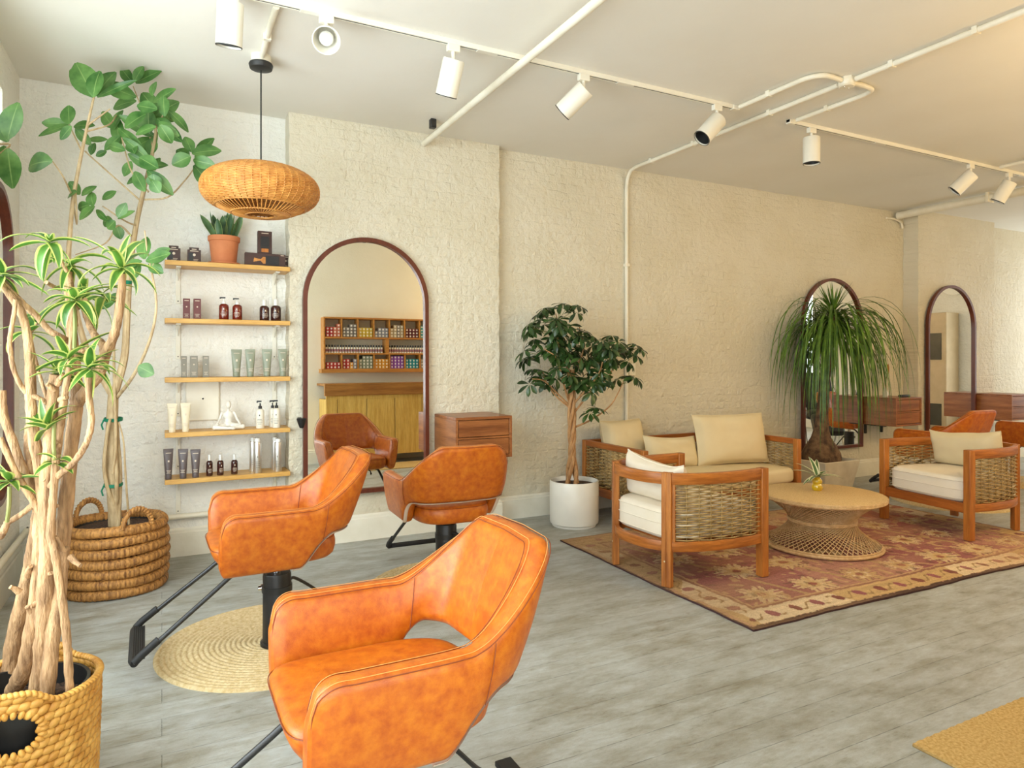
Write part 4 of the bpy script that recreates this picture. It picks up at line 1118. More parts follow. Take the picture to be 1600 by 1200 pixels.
def make_chair():
    t = thing('salon_chair', 'x', 'chair', (0, 0, 0), 0, 'orange leather salon chairs')
    mb = MB(); rows = [section(s) for s in SH]
    mb.grid(rows, cv=True)
    m = len(rows[0])
    for row, rev in ((rows[0], False), (rows[-1], True)):      # padded front faces of the arms
        c = sum((Vector(q) for q in row), Vector()) / m
        inner = [Vector(q).lerp(c, 0.25) + Vector((0, 0.008, 0)) for q in row]
        mb.grid([row, inner], cv=True); mb.add(inner, [tuple(range(m))])
    shell = mb.build('shell', m_leather, t, sharp=None)
    # seams: piping along the outer and inner top edges, down the arm fronts, and the joint of arm and back
    sm = MB(); st_ = MB()
    def edge(side, zoff, koff, r, dst, lo=0.0, hi=1.0):
        P = []
        N_ = len(SH)
        for i, s in enumerate(SH):
            if not (lo <= i / (N_ - 1) <= hi): continue
            p, nrm, zb, zt, th, lean, d = s
            P.append(shell_pt(s, side * (th / 2 - koff), zt - zoff))
        f, l = SH[0], SH[-1]
        def down(s):
            p, nrm, zb, zt, th, lean, d = s
            return [shell_pt(s, side * (th / 2 - koff), zt - zoff - (zt - zb - 0.03) * q) + Vector((0, 0.002, 0)) for q in (1.0, 0.75, 0.5, 0.25)]
        if lo == 0.0: P = down(f) + P
        if hi == 1.0: P = P + down(l)[::-1]
        dst.tube(P, r, 5)
    edge(1, 0.0085, 0.0022, 0.0015, sm); edge(-1, 0.0085, 0.0022, 0.0015, sm)
    edge(1, 0.0012, 0.0135, 0.0009, st_); edge(-1, 0.0012, 0.0135, 0.0009, st_)
    for i in (int(len(SH) * 0.283), len(SH) - 1 - int(len(SH) * 0.283)):
        s = SH[i]; p, nrm, zb, zt, th, lean, d = s
        for side in (1, -1):
            sm.tube([shell_pt(s, side * (th / 2 + 0.0006 + (0.0062 if side > 0 else 0.0082) * math.sin(PI * q / 10) ** 0.8), zb + 0.02 + (zt - zb - 0.032) * q / 10) for q in range(11)], 0.0013, 4)
    sm.build('piping', m_seam, shell); st_.build('stitching', m_stitch, shell)
    # pale underside strip of the cut-out
    ln = MB(); P = []
    for i, s in enumerate(SH):
        p, nrm, zb, zt, th, lean, d = s
        if d > 0.29: P.append([shell_pt(s, k, zb + z_) for k, z_ in ((th * 0.12, 0.0015), (th * 0.15, -0.003), (th * 0.36, -0.002), (th * 0.42, 0.004))])
    ln.grid(P); ln.build('cutout_lining', m_lining, shell, sharp=None)
    # seat: a thick pad, rounded behind and rolled at the front
    def outline(k):
        o = []
        w, yf, yb = 0.238 - k, 0.325 - k, -0.262 + k
        for i in range(64):
            a = 2 * PI * i / 64
            e = 0.34 if math.sin(a) > 0 else 0.62
            x = w * (1 if math.cos(a) > 0 else -1) * abs(math.cos(a)) ** (e if math.sin(a) > 0 else 0.55)
            y = (yf if math.sin(a) > 0 else -yb) * (1 if math.sin(a) > 0 else -1) * abs(math.sin(a)) ** (0.30 if math.sin(a) > 0 else 0.75)
            o.append((x, y))
        return o
    sb = MB(); rows = []
    z0, z1 = ZB + 0.002, ZSEAT
    lay = [(0.05, z0), (0.022, z0 + 0.004), (0.008, z0 + 0.018), (0.0, z0 + 0.05), (0.0, z1 - 0.045), (0.005, z1 - 0.022), (0.018, z1 - 0.006), (0.04, z1 + 0.001), (0.09, z1 + 0.006), (0.16, z1 + 0.008)]
    for k, z in lay:
        slope = lambda y: -0.05 * max(0, (z1 - z)) / 0.11 * sstep(0.15, 0.32, y)     # front face rakes back below
        rows.append([(x, y + slope(y), z) for x, y in outline(k)])
    sb.grid(rows, cv=True); sb.add(rows[0], [tuple(range(64))]); sb.add(rows[-1], [tuple(range(64))])
    seat = sb.build('seat', m_leather, t, sharp=None)
    ss = MB()
    ss.tube([(x, y + -0.05 * 0.018 / 0.11 * sstep(0.15, 0.32, y), z1 - 0.018) for x, y in outline(0.0045)], 0.0016, 5, closed=True); ss.build('piping', m_seam, seat)
    # under-seat plate, lever, footrest
    MB().box((0, -0.02, ZB - 0.007), (0.22, 0.26, 0.016)).build('seat_plate', m_black, t, bevel=0.003)
    MB().tube([(0.10, 0.12, ZB - 0.012), (0.10, 0.17, ZB - 0.018), (0.10, 0.19, ZB - 0.035)], 0.006, 8).ball((0.10, 0.19, ZB - 0.04), 0.009, 6, 10).build('lever', m_black, t)
    fr = MB()
    top, bot = ZB - 0.006, 0.075
    def leg(s): return [(s * 0.165, 0.02, top), (s * 0.165, 0.15, top), (s * 0.166, 0.205, top - 0.006), (s * 0.170, 0.245, top - 0.032), (s * 0.178, 0.31, top - 0.083), (s * 0.195, 0.44, 0.207), (s * 0.212, 0.575, bot + 0.027), (s * 0.212, 0.60, bot + 0.006)]
    pathf = smooth_path(leg(1), 6) + [Vector((0.20, 0.612, bot)), Vector((0.0, 0.616, bot)), Vector((-0.20, 0.612, bot))] + smooth_path(leg(-1), 6)[::-1]
    fr.tube(pathf, 0.0105, 10)
    foot = fr.build('footrest', m_black, t)
    g = MB()
    for s in (-1, 1): g.tube([(s * 0.2045, 0.515, 0.155), (s * 0.2125, 0.58, bot + 0.03), (s * 0.212, 0.606, bot + 0.004)], 0.0165, 12)
    g.tube([(-0.212, 0.606, bot), (-0.18, 0.614, bot), (0.18, 0.614, bot), (0.212, 0.606, bot)], 0.0165, 12)
    g.build('grip', m_rubber, foot)
    r_ = MB(); r_.box((0, 0.592, bot + 0.008), (0.38, 0.050, 0.010))
    for k in range(6): r_.box((0, 0.571 + k * 0.0085, bot + 0.0145), (0.37, 0.0045, 0.006))
    r_.build('foot_pad', m_rubber, foot, bevel=0.001)
    return t
def make_base(t, lift, z0):
    MB().lathe([(0, 0.0), (0.078, 0.0), (0.078, 0.014), (0.067, 0.018), (0.066, 0.335), (0.063, 0.345), (0.03, 0.348), (0, 0.348)], 32, (0, 0, z0)).build('column', m_black, t)
    MB().tube([(0, 0, 0.34), (0, 0, ZB + lift - 0.012)], 0.021, 20).build('piston', m_chrome, t)
    lv = MB().tube(smooth_path([(0.02, -0.06, 0.31), (0.05, -0.10, 0.30), (0.10, -0.22, 0.20), (0.11, -0.34, 0.075), (0.10, -0.42, 0.065)], 5), 0.008, 8).build('pump_lever', m_black, t)
    MB().box((0.10, -0.43, 0.066), (0.09, 0.06, 0.018)).build('pedal', m_rubber, lv, bevel=0.004)
    b = MB()
    b.lathe([(0, 0), (0.018, 0), (0.018, 0.008), (0.012, 0.008), (0.010, 0.022), (0, 0.022)], 16, (0.03, 0.062, 0.285), Matrix.Rotation(R(-90), 3, 'X'))
    b.build('collar_bolt', m_chrome, t)
    b = MB()
    b.lathe([(0.0665, 0.27), (0.071, 0.27), (0.071, 0.30), (0.0665, 0.30)], 32); b.build('collar', m_black, t)
chair0 = make_chair()
def place_chair(x, y, face, lift, label, first=False):
    """face: heading of the front in degrees, 90 = toward the back wall"""
    t = chair0 if first else dup(chair0, (x, y, 0), R(face - 90), label)
    t.location = (x, y, 0); t.rotation_euler = (0, 0, R(face - 90)); t['label'] = label
    for c in t.children: c.location.z = lift
    return t
chairs = [(0.575, 1.87, 180, 0.0, 'largest orange leather salon chair, closest to the viewer', 0.0),
          (0.50, 3.47, 181, 0.05, 'orange leather salon chair with raised seat, beside the coiled basket at the left', 0.0145),
          (1.60, 4.01, 88, 0.012, 'orange leather salon chair seen from behind, facing the large arched mirror', 0.0145),
          (6.90, 4.05, 90, 0.03, 'red orange salon chair behind the right armchair, facing a mirror', 0.0145),
          (8.77, 4.07, 90, 0.03, 'red orange salon chair cut by the right edge of the picture', 0.0145)]
objs = [place_chair(c[0], c[1], c[2], c[3], c[4], i == 0) for i, c in enumerate(chairs)]
for o, c in zip(objs, chairs): make_base(o, c[3], c[5])
# ------------------------------------------------------------------ lounge seating: teak frames with woven wicker panels
def rail_along(mb, pts, z0, z1, th):
    """a board bent along a plan path"""
    pts = [Vector(p) for p in pts]; n = len(pts); rows = []
    for i, p in enumerate(pts):
        a = pts[min(i + 1, n - 1)] - pts[max(i - 1, 0)]; a.normalize()
        nr = Vector((-a.y, a.x, 0)) * th / 2; e = 0.004
        rows.append([p + nr + Vector((0, 0, z0 + e)), p + nr + Vector((0, 0, z1 - e)), p + nr * 0.85 + Vector((0, 0, z1)), p - nr * 0.85 + Vector((0, 0, z1)), p - nr + Vector((0, 0, z1 - e)), p - nr + Vector((0, 0, z0 + e)), p - nr * 0.85 + Vector((0, 0, z0)), p + nr * 0.85 + Vector((0, 0, z0))])
    mb.grid(rows, cv=True); mb.add(rows[0], [tuple(range(8))]); mb.add(rows[-1], [tuple(range(8))])
    return mb
def wicker(pts, z0, z1, nst, dz=0.0142, amp=0.0095, osg=1):
    """horizontal strands woven over and under upright stakes, along a plan path"""
    P, L = resample(pts, nst * 6 + 1); n = len(P); mb = MB()
    nr = []
    for i in range(n):
        a = P[min(i + 1, n - 1)] - P[max(i - 1, 0)]; a.normalize(); nr.append(Vector((-a.y, a.x, 0)))
    rows = int((z1 - z0) / dz); rnd = random.Random(rows + nst)
    for r in range(rows):
        z = z0 + (r + 0.5) * (z1 - z0) / rows; ph = 1 if (r % 2) else -1
        path = []; jz = rnd.uniform(-0.0008, 0.0008)
        for i in range(n):
            w = math.cos(PI * (i / 6)) * ph * amp
            path.append(P[i] + nr[i] * w + Vector((0, 0, z + jz + rnd.uniform(-0.0003, 0.0003))))
        mb.tube(path, [0.0042 + 0.0025 * max(0, math.cos(PI * i / 6) * ph * osg) for i in range(n)], 6)
    for k in range(nst + 1):
        p = P[min(k * 6, n - 1)]
        mb.tube([p + Vector((0, 0, z0)), p + Vector((0, 0, z1))], 0.0042, 6)
    return mb
def superpad(w, d, h, k=0.03, crown=0.02, n=12, pw=0.28):
    """rounded cushion block: base centre at the origin"""
    mb = MB(); rows = []
    def loop(ins, z):
        o = []
        for i in range(72):
            a = 2 * PI * i / 72
            o.append(((w / 2 - ins) * (1 if math.cos(a) > 0 else -1) * abs(math.cos(a)) ** pw, (d / 2 - ins) * (1 if math.sin(a) > 0 else -1) * abs(math.sin(a)) ** pw, z))
        return o
    for q in range(6): a = PI / 2 * q / 5; rows.append(loop(k * (1 - math.sin(a)), k * (1 - math.cos(a))))
    for q in range(6): a = PI / 2 * q / 5; rows.append(loop(k * (1 - math.cos(a)), h - k + k * math.sin(a)))
    for q in (1, 2, 3, 4): f = q / 4.0; rows.append([(x * (1 - f * 0.96), y * (1 - f * 0.96), h + crown * math.sin(PI / 2 * f)) for x, y, z in loop(k, h)])
    mb.grid(rows, cv=True); mb.add(rows[0], [tuple(range(72))]); mb.add(rows[-1], [tuple(range(72))])
    return mb
def pillow(w, h, th, sag=0.0, seed=0, droop=None):
    """throw cushion standing on its lower edge: x width, z height, y thickness, pinched corners"""
    rnd = random.Random(seed); n = 26; mb = MB()
    def side(sg):
        rows = []
        for i in range(n + 1):
            row = []
            for j in range(n + 1):
                u, v = 2 * i / n - 1, 2 * j / n - 1
                t = ((1 - u ** 4) * (1 - v ** 4)) ** 0.5
                x = u * w / 2 * (1 - 0.05 * (1 - v * v) * abs(u)); z = v * h / 2 * (1 - 0.05 * (1 - u * u) * abs(v))
                wr = 0.012 * mnoise.noise(Vector((u * 2.2 + seed, v * 2.2, seed)))
                y = sg * (th / 2 * t + 0.003) + (wr * t)
                if sag: z -= sag * (v + 1) / 2 * (1 - u * u)
                if droop: z -= droop * sstep(-0.2, 1, u) * (v + 1) / 2
                row.append((x, y, z + h / 2))
            rows.append(row)
        return rows
    a, b = side(1), side(-1)
    mb.grid(a); mb.grid([list(r) for r in b])
    ring = lambda s: [s[i][0] for i in range(n + 1)] + [s[n][j] for j in range(1, n + 1)] + [s[i][n] for i in range(n - 1, -1, -1)] + [s[0][j] for j in range(n - 1, 0, -1)]
    ra, rb = ring(a), ring(b)
    mb.grid([ra, rb], cv=True)
    mid = [(Vector(p) + Vector(q)) / 2 for p, q in zip(ra, rb)]
    return mb, mid
def throw(name, label, w, h, th, loc, rot, mat, seed, sag=0.0, droop=None):
    mb, ring = pillow(w, h, th, sag, seed, droop)
    o = mb.build(name, mat, loc=loc, rot=rot, sharp=None)
    MB().tube(ring, 0.0042, 6, closed=True).build('piping', mat, o)
    return tag(o, label, 'cushion')

AH = 0.69; RAIL0, RAIL1 = 0.215, 0.275
def make_armchair():
    t = thing('lounge_armchair', 'x', 'armchair', (0, 0, 0), 0, 'teak and wicker lounge armchairs')
    hwf, hwb, yf, yb = 0.385, 0.262, 0.335, -0.335
    side = lambda s, e=0.0: smooth_path([(s * hwf, yf, 0), (s * (hwf + 0.012), 0.12, 0), (s * (hwf - 0.02), -0.13, 0), (s * (hwb + 0.03), yb + 0.035, 0), (s * hwb, yb, 0)], 7)
    back = smooth_path([(-hwb, yb, 0), (-0.14, yb - 0.062, 0), (0, yb - 0.08, 0), (0.14, yb - 0.062, 0), (hwb, yb, 0)], 7)
    for s in (-1, 1):
        # front leg: square post to the arm
        b = MB(); b.box((s * hwf, yf, AH / 2), (0.056, 0.056, AH))
        b.build('leg', m_teak_z, t, bevel=0.004)
        b = MB()
        for k in (-1, 1):
            ang = math.atan2(0.12, 0.07) * s
            off = Vector((0.0155 * k * s * 0.9, 0.0155 * k * 0.45, 0))
            b.box((s * hwb + off.x, yb - 0.004 + off.y, AH / 2 + 0.002), (0.031, 0.042, AH + 0.004), Matrix.Rotation(s * R(27), 3, 'Z'))
        lg = b.build('leg', m_teak_z, t, bevel=0.003)
        MB().ball((s * hwb, yb - 0.026, 0.155), 0.006, 5, 8).build('screw_cap', m_linen, lg)
        P = side(s)
        rail_along(MB(), P, AH - 0.068, AH, 0.034).build('arm_rail', m_teak_h, t)
        rail_along(MB(), P, RAIL0, RAIL1, 0.030).build('lower_rail', m_teak_h, t)
        PP = resample(P, 40)[0]
        for q in (2, 37): MB().box((PP[q].x, PP[q].y, (RAIL1 + AH - 0.068) / 2), (0.022, 0.030, AH - 0.068 - RAIL1), Matrix.Rotation(0 if q == 2 else s * R(35), 3, 'Z')).build('panel_stile', m_teak_z, t, bevel=0.002)
        wicker(PP[2:38], RAIL1, AH - 0.068, 8, osg=-s).build('wicker_panel', m_wicker, t, sharp=None)
    rail_along(MB(), back, AH - 0.068, AH, 0.034).build('back_rail', m_teak_h, t)
    rail_along(MB(), back, RAIL0, RAIL1, 0.030).build('lower_rail', m_teak_h, t)
    MB().box((0, yf, (RAIL0 + RAIL1) / 2 - 0.005), (2 * hwf - 0.05, 0.030, 0.075)).build('front_rail', m_teak_x, t, bevel=0.003)
    for k in range(7): MB().box((0, -0.27 + k * 0.09, RAIL1 - 0.012), (2 * hwf - 0.10 - 0.03 * max(0, 3 - k), 0.06, 0.018)).build('seat_slat', m_teak_x, t, bevel=0.002)
    # box seat cushion that fills the frame, narrower behind
    sc = superpad(0.70, 0.70, 0.195, 0.04, 0.018)
    sc.v = [(x * (1 - 0.24 * sstep(0.05, -0.36, y)), y, z) for x, y, z in sc.v]
    c = sc.build('seat_cushion', m_linen_w, t, loc=(0, 0.0, RAIL1 - 0.002), sharp=None)
    pi = MB()
    for zz in (0.165, 0.10, 0.03):
        pi.tube([((0.352) * (1 if math.cos(a) > 0 else -1) * abs(math.cos(a)) ** .28 * (1 - 0.24 * sstep(0.05, -0.36, 0.352 * math.sin(a))), 0.352 * (1 if math.sin(a) > 0 else -1) * abs(math.sin(a)) ** .28, zz) for a in [2 * PI * i / 96 for i in range(96)]], 0.0035, 5, closed=True)
    pi.build('piping', m_linen_w, c)
    return t
ac = make_armchair()
CA = (3.07, 3.50); CB = (5.86, 3.33)
ac.location = (CA[0], CA[1], 0.016); ac.rotation_euler = (0, 0, R(0.5 - 90)); ac['label'] = 'teak and wicker armchair seen from behind, in front of the sofa'
ac2 = dup(ac, (CB[0], CB[1], 0.016), R(171.5 - 90), 'teak and wicker armchair facing the viewer at the right end of the rug')
# back pillows of the armchairs
throw('back_cushion', 'white back cushion slumped in the armchair seen from behind', 0.56, 0.295, 0.18, (2.885, 3.52, 0.012 + 0.470), (R(4), R(0), R(-90)), m_linen_w, 4, sag=0.045, droop=0.035)
throw('throw_pillow', 'cream pillow leaning in the armchair at the right', 0.62, 0.34, 0.17, (6.03, 3.30, 0.012 + 0.485), (R(-14), 0, R(83)), m_linen, 9, sag=0.035, droop=0.05)

# sofa
S0, S1, SY0, SY1 = 3.43, 5.26, 4.35, 5.245
t = thing('lounge_sofa', 'wide teak sofa with wicker arms and cream seat cushion against the wall', 'sofa', ((S0 + S1) / 2, (SY0 + SY1) / 2, 0))
SW, SD, SH_ = S1 - S0, SY1 - SY0, 0.66
for sx_ in (-1, 1):
    xs = sx_ * (SW / 2 - 0.026)
    for yy in (-SD / 2 + 0.026, SD / 2 - 0.026):
        z0_ = 0.016 if yy < 0 else 0.0; MB().box((xs, yy, (SH_ + z0_) / 2), (0.052, 0.052, SH_ - z0_)).build('leg', m_teak_z, t, bevel=0.004)
    MB().box((xs, 0, SH_ - 0.024), (0.045, SD - 0.104, 0.048)).build('arm_rail', m_teak_y, t, bevel=0.004)
    MB().box((xs, 0, 0.225), (0.040, SD - 0.104, 0.075)).build('lower_rail', m_teak_y, t, bevel=0.003)
    wicker([(xs, -SD / 2 + 0.052, 0), (xs, SD / 2 - 0.052, 0)], 0.2625, SH_ - 0.048, 10).build('wicker_panel', m_wicker, t, sharp=None)
MB().box((0, SD / 2 - 0.026, SH_ - 0.045), (SW - 0.104, 0.040, 0.09)).build('back_rail', m_teak_x, t, bevel=0.004)
for k in range(12): MB().box((-SW / 2 + 0.14 + k * (SW - 0.28) / 11, SD / 2 - 0.026, 0.42), (0.05, 0.02, 0.33)).build('back_slat', m_teak_z, t, bevel=0.002)
MB().box((0, -SD / 2 + 0.026, 0.225), (SW - 0.104, 0.036, 0.075)).build('front_rail', m_teak_x, t, bevel=0.003)
MB().box((0, SD / 2 - 0.026, 0.225), (SW - 0.104, 0.036, 0.075)).build('rear_rail', m_teak_x, t, bevel=0.003)
MB().box((0, 0, 0.25), (SW - 0.10, SD - 0.08, 0.02)).build('seat_deck', m_teak_x, t)
c = superpad(SW - 0.11, SD - 0.06, 0.135, 0.04, 0.022, pw=0.16).build('seat_cushion', m_linen, t, loc=(0, -0.045, 0.262), sharp=None)
zs = 0.418
throw('sofa_pillow', 'tall cream back pillow at the left end of the sofa', 0.50, 0.43, 0.19, (3.77, 5.02, zs), (R(-12), 0, R(8)), m_linen, 21, sag=0.0, droop=-0.0)
throw('sofa_pillow', 'small cream lumbar pillow leaning between the two large sofa pillows', 0.58, 0.29, 0.14, (4.13, 4.80, zs), (R(-18), R(3), R(-3)), m_linen, 22, sag=0.015)
throw('sofa_pillow', 'largest cream pillow, on the right half of the sofa', 0.80, 0.47, 0.19, (4.775, 4.70, zs), (R(-13), 0, R(-7)), m_linen, 23, sag=0.0)

# rattan coffee table: two crossed sets of canes make the waisted base
TX, TY = 4.365, 3.43
t = thing('coffee_table', 'round rattan coffee table with waisted lattice base on the patterned rug', 'coffee table', (TX, TY, 0.016))
HT = 0.385; RB, RT_ = 0.405, 0.415
MB().lathe([(0, HT), (RT_ + 0.012, HT), (RT_ + 0.022, HT - 0.006), (RT_ + 0.022, HT - 0.018), (RT_ + 0.012, HT - 0.026), (0, HT - 0.026)], 72).build('table_top', m_cane_top, t)
rg = MB()
for k in range(3): rg.tube([((RT_ + 0.018 - k * 0.001) * math.cos(2 * PI * i / 96), (RT_ + 0.018) * math.sin(2 * PI * i / 96), HT - 0.006 - k * 0.0085) for i in range(96)], 0.0055, 6, closed=True)
rg.build('edge_binding', m_cane, t)
lat = MB(); NB = 60
for sgn in (-1, 1):
    for k in range(NB):
        a0 = 2 * PI * k / NB; P = []
        for q in range(11):
            f = q / 10
            p0 = Vector((RB * math.cos(a0), RB * math.sin(a0), 0.018)); a1 = a0 + sgn * R(112)
            p1 = Vector((RT_ * 0.97 * math.cos(a1), RT_ * 0.97 * math.sin(a1), HT - 0.026))
            p = p0.lerp(p1, f); rr = math.hypot(p.x, p.y)
            kk = 1 + 0.004 * sgn / rr
            P.append((p.x * kk, p.y * kk, p.z))
        lat.tube(P, 0.0033, 5)
lat.build('lattice_base', m_cane, t, sharp=None)
for rr, zz, tk in ((RB, 0.014, 0.012), (RB - 0.006, 0.030, 0.006), (RT_ - 0.012, HT - 0.032, 0.008)):
    MB().tube([(rr * math.cos(2 * PI * i / 96), rr * math.sin(2 * PI * i / 96), zz) for i in range(96)], tk, 8, closed=True).build('ring', m_cane, t)
rw_ = RB * math.cos(R(56)); 
for zz in (0.186, 0.194, 0.202): MB().tube([((rw_ + 0.010) * math.cos(2 * PI * i / 64), (rw_ + 0.010) * math.sin(2 * PI * i / 64), zz) for i in range(64)], 0.0055, 6, closed=True).build('waist_ring', m_cane, t)
# golden vase with striped cutting
vp = atY(1277, 0, 3.52)
t = thing('bud_vase', 'small golden glass vase with a striped leaf cutting on the coffee table', 'vase', (vp.x, 3.52, 0.016 + HT))
m_gold = plain('yellow_glass', srgb(214, 182, 26), srgb(190, 150, 14), 0.08, spec=0.9, coat=0.6)
MB().lathe([(0, 0), (0.030, 0), (0.038, 0.012), (0.040, 0.03), (0.034, 0.045), (0.030, 0.052), (0.036, 0.062), (0.036, 0.076), (0.026, 0.09), (0.022, 0.096), (0.025, 0.104), (0.021, 0.104), (0.018, 0.094), (0, 0.09)], 28).build('vase_body', m_gold, t)
lf = MB(); rnd = random.Random(3)
for k, (a, el, L) in enumerate(((200, 20, .17), (150, 38, .19), (120, 55, .17), (60, 62, .20), (40, 48, .24), (15, 28, .20), (330, 20, .19), (250, 40, .14), (290, 32, .16), (180, 8, .15))):
    d = Vector((math.cos(R(a)) * math.cos(R(el)), math.sin(R(a)) * math.cos(R(el)), math.sin(R(el))))
    leaf(lf, (0, 0, 0.10), d, (0, 0, 1), L * 1.1, 0.0215, 0.75, 0.25, 8, 'strap')
lf.build('leaves', m_leaf_vase, t, fix=False, sharp=None)
# ------------------------------------------------------------------ plants and their pots
def unit(rnd):
    while True:
        v = Vector((rnd.uniform(-1, 1), rnd.uniform(-1, 1), rnd.uniform(-1, 1)))
        if 0.05 < v.length < 1: return v.normalized()
def taper(a, b): return lambda f: a + (b - a) * f
Rv = Vector((RT[0], RT[1], 0)); Fv = Vector((FW[0], FW[1], 0)); Zv = Vector((0, 0, 1))
def dirv(ang, out=0.0):      # heading in the upright plane that faces the room's entrance, plus a part toward (-) or away (+)
    return (Rv * math.cos(R(ang)) + Zv * math.sin(R(ang)) + Fv * out).normalized()

# --- coiled rope basket with the ficus
BX, BY = -0.25, 4.82
bt = thing('coiled_basket', 'wide basket of thick coiled brown rope standing by the back wall', 'basket', (BX, BY, 0))
mb = MB(); NC = 7; HB = 0.425; rr0 = HB / NC / 2
for k in range(NC):
    z = rr0 + k * 2 * rr0 * 0.99; Rk = 0.257 + 0.012 * math.sin(PI * k / (NC - 1)); pts = 220; rows = []
    for i in range(pts):
        a = 2 * PI * i / pts; row = []
        for q in range(12):
            b = 2 * PI * q / 12
            rr = rr0 * (1.01 + 0.05 * math.sin(a * 55 + k) + 0.05 * mnoise.noise(Vector((a * 24, k * 3.1, q * 0.4))))
            row.append(((Rk + rr * math.cos(b)) * math.cos(a), (Rk + rr * math.cos(b)) * math.sin(a), z + rr * math.sin(b) + 0.004 * math.sin(a * 3 + k)))
        rows.append(row)
    mb.grid(rows, cu=True, cv=True)
mb.lathe([(0, 0.012), (0.262, 0.012)], 40)
mb.build('coils', m_rope, bt, sharp=None)
for a, r in ((R(128), 0.02), (R(-62), 0.02)):
    p = Vector((0.258 * math.cos(a), 0.258 * math.sin(a), HB)); tg = Vector((-math.sin(a), math.cos(a), 0))
    h = MB(); arc = [p + tg * (0.085 * math.cos(PI * q / 16)) + Zv * (0.105 * math.sin(PI * q / 16) - 0.02) for q in range(17)]
    AP, _ = resample(smooth_path(arc, 3), 90)
    for s in range(2):
        n0 = [AP[i] + (Zv * math.cos(i * 0.55 + s * PI) + Vector((math.cos(a), math.sin(a), 0)) * math.sin(i * 0.55 + s * PI)) * 0.009 for i in range(90)]
        h.tube(n0, 0.011, 7)
    h.build('handle', m_rope, bt, sharp=None)
MB().lathe([(0, 0.36), (0.225, 0.36), (0.235, 0.395), (0.24, 0.395), (0.24, 0.05), (0, 0.05)], 40).build('nursery_pot', m_blackp, bt)
MB().lathe([(0, 0.375), (0.1, 0.378), (0.232, 0.368)], 30).build('soil', m_soil, bt)

ft = thing('ficus_tree', 'tall rubber fig with broad green leaves growing from the coiled rope basket', 'potted plant', (BX, BY, 0.365))
o0 = Vector((BX, BY, 0.365))
def F(px, py, dd=0.0): return at(px, py, 4.17 + dd) - o0
tr = MB()
def stem(pp, ra, rb, mbx=None, n=8, sm=5):
    P = smooth_path(pp, sm); (mbx or tr).tube(P, taper(ra, rb), n); return P
stem([Vector((0.0, 0, 0.0)), F(176, 760), F(174, 690), F(176, 640), F(177, 615)], 0.036, 0.029, n=12)
stem([F(178, 618), F(194, 560), F(198, 500), F(203, 420, .05), F(213, 350, .1), F(226, 292, .1), F(240, 230, .1), F(243, 200, .08), F(236, 168, .05)], 0.024, 0.006)
stem([F(176, 618), F(155, 582), F(138, 552, -.05), F(122, 500, -.1), F(108, 420, -.15), F(109, 370, -.15), F(115, 307, -.15), F(128, 237, -.2), F(138, 190, -.2), F(147, 150, -.2)], 0.022, 0.006)
stem([F(182, 622), F(205, 592, -.1), F(225, 555, -.15), F(240, 510, -.2), F(244, 470, -.2), F(237, 425, -.2), F(230, 392, -.2)], 0.011, 0.005)
for k, (dx, dd) in enumerate(((-7, -.06), (6, -.05), (-2, .05), (10, .03))):      # slender canes tied to the trunk
    stem([Vector((0.03 * math.cos(k * 1.7), 0.03 * math.sin(k * 1.7), 0)), F(174 + dx * 1.4, 745, dd), F(174 + dx, 680, dd), F(177 + dx * 0.7, 655, dd)], 0.013, 0.008)
stem([Vector((0.07, 0.0, 0)), F(196, 740, -.05), F(193, 690, -.05), F(186, 660, -.04)], 0.007, 0.004)
stem([F(176, 740, -.06), F(181, 690, -.07), F(178, 560, .0), F(182, 470, .02), F(199, 385, .05)], 0.008, 0.007)
tw = MB()
for pp in ([F(222, 316, .1), F(140, 243, 0), F(136, 238, 0)], [F(226, 312, .1), F(262, 308, 0), F(288, 283, .12), F(304, 262, .25)], [F(232, 300), F(216, 282), F(203, 262), F(190, 215)],
           [F(113, 306, -.15), F(98, 275, -.3), F(82, 252, -.35)], [F(214, 353, .1), F(195, 345), F(160, 322, -.1)], [F(211, 375, .1), F(185, 352, 0), F(165, 380, .05), F(118, 398, .05)],
           [F(128, 237, -.2), F(108, 195, -.1)], [F(138, 195, -.2), F(172, 170, -.2)], [F(137, 205, -.2), F(170, 195, -.1), F(182, 180, .05)], [F(240, 235, .1), F(225, 180, .1), F(208, 135, .1)],
           [F(242, 205, .1), F(262, 165, .0)], [F(230, 392, -.2), F(226, 360, -.2)], [F(237, 425, -.2), F(244, 395, -.2)], [F(118, 300, -.15), F(120, 350, -.1), F(112, 300, -.1)], [F(0, 225, -.4), F(15, 228, -.4), F(-30, 260, -.4)]):
    m_ = MB(); stem(pp, 0.006, 0.0035, m_, 6); m_.build('twig', m_barkf, ft)
tr.build('trunk', m_barkf, ft)
ties = MB()
for (x, y) in ((177, 655), (177, 757), (199, 441)):
    c = F(x, y, 0.0); r_ = 0.048 if x < 190 else 0.022
    for q in range(3): ties.tube([c + Vector((r_ * math.cos(2 * PI * i / 24), r_ * math.sin(2 * PI * i / 24), 0.006 * q - 0.006 + 0.004 * math.sin(2 * PI * i / 24))) for i in range(24)], 0.0045, 5, closed=True)
    if x < 190: ties.tube([c + Vector((-r_, -0.02, 0)), c + Vector((-r_ - 0.012, -0.03, -0.03)), c + Vector((-r_ - 0.004, -0.03, -0.06))], 0.005, 5)
ties.build('tie', m_wire, ft)
fl = MB(); rnd = random.Random(12)
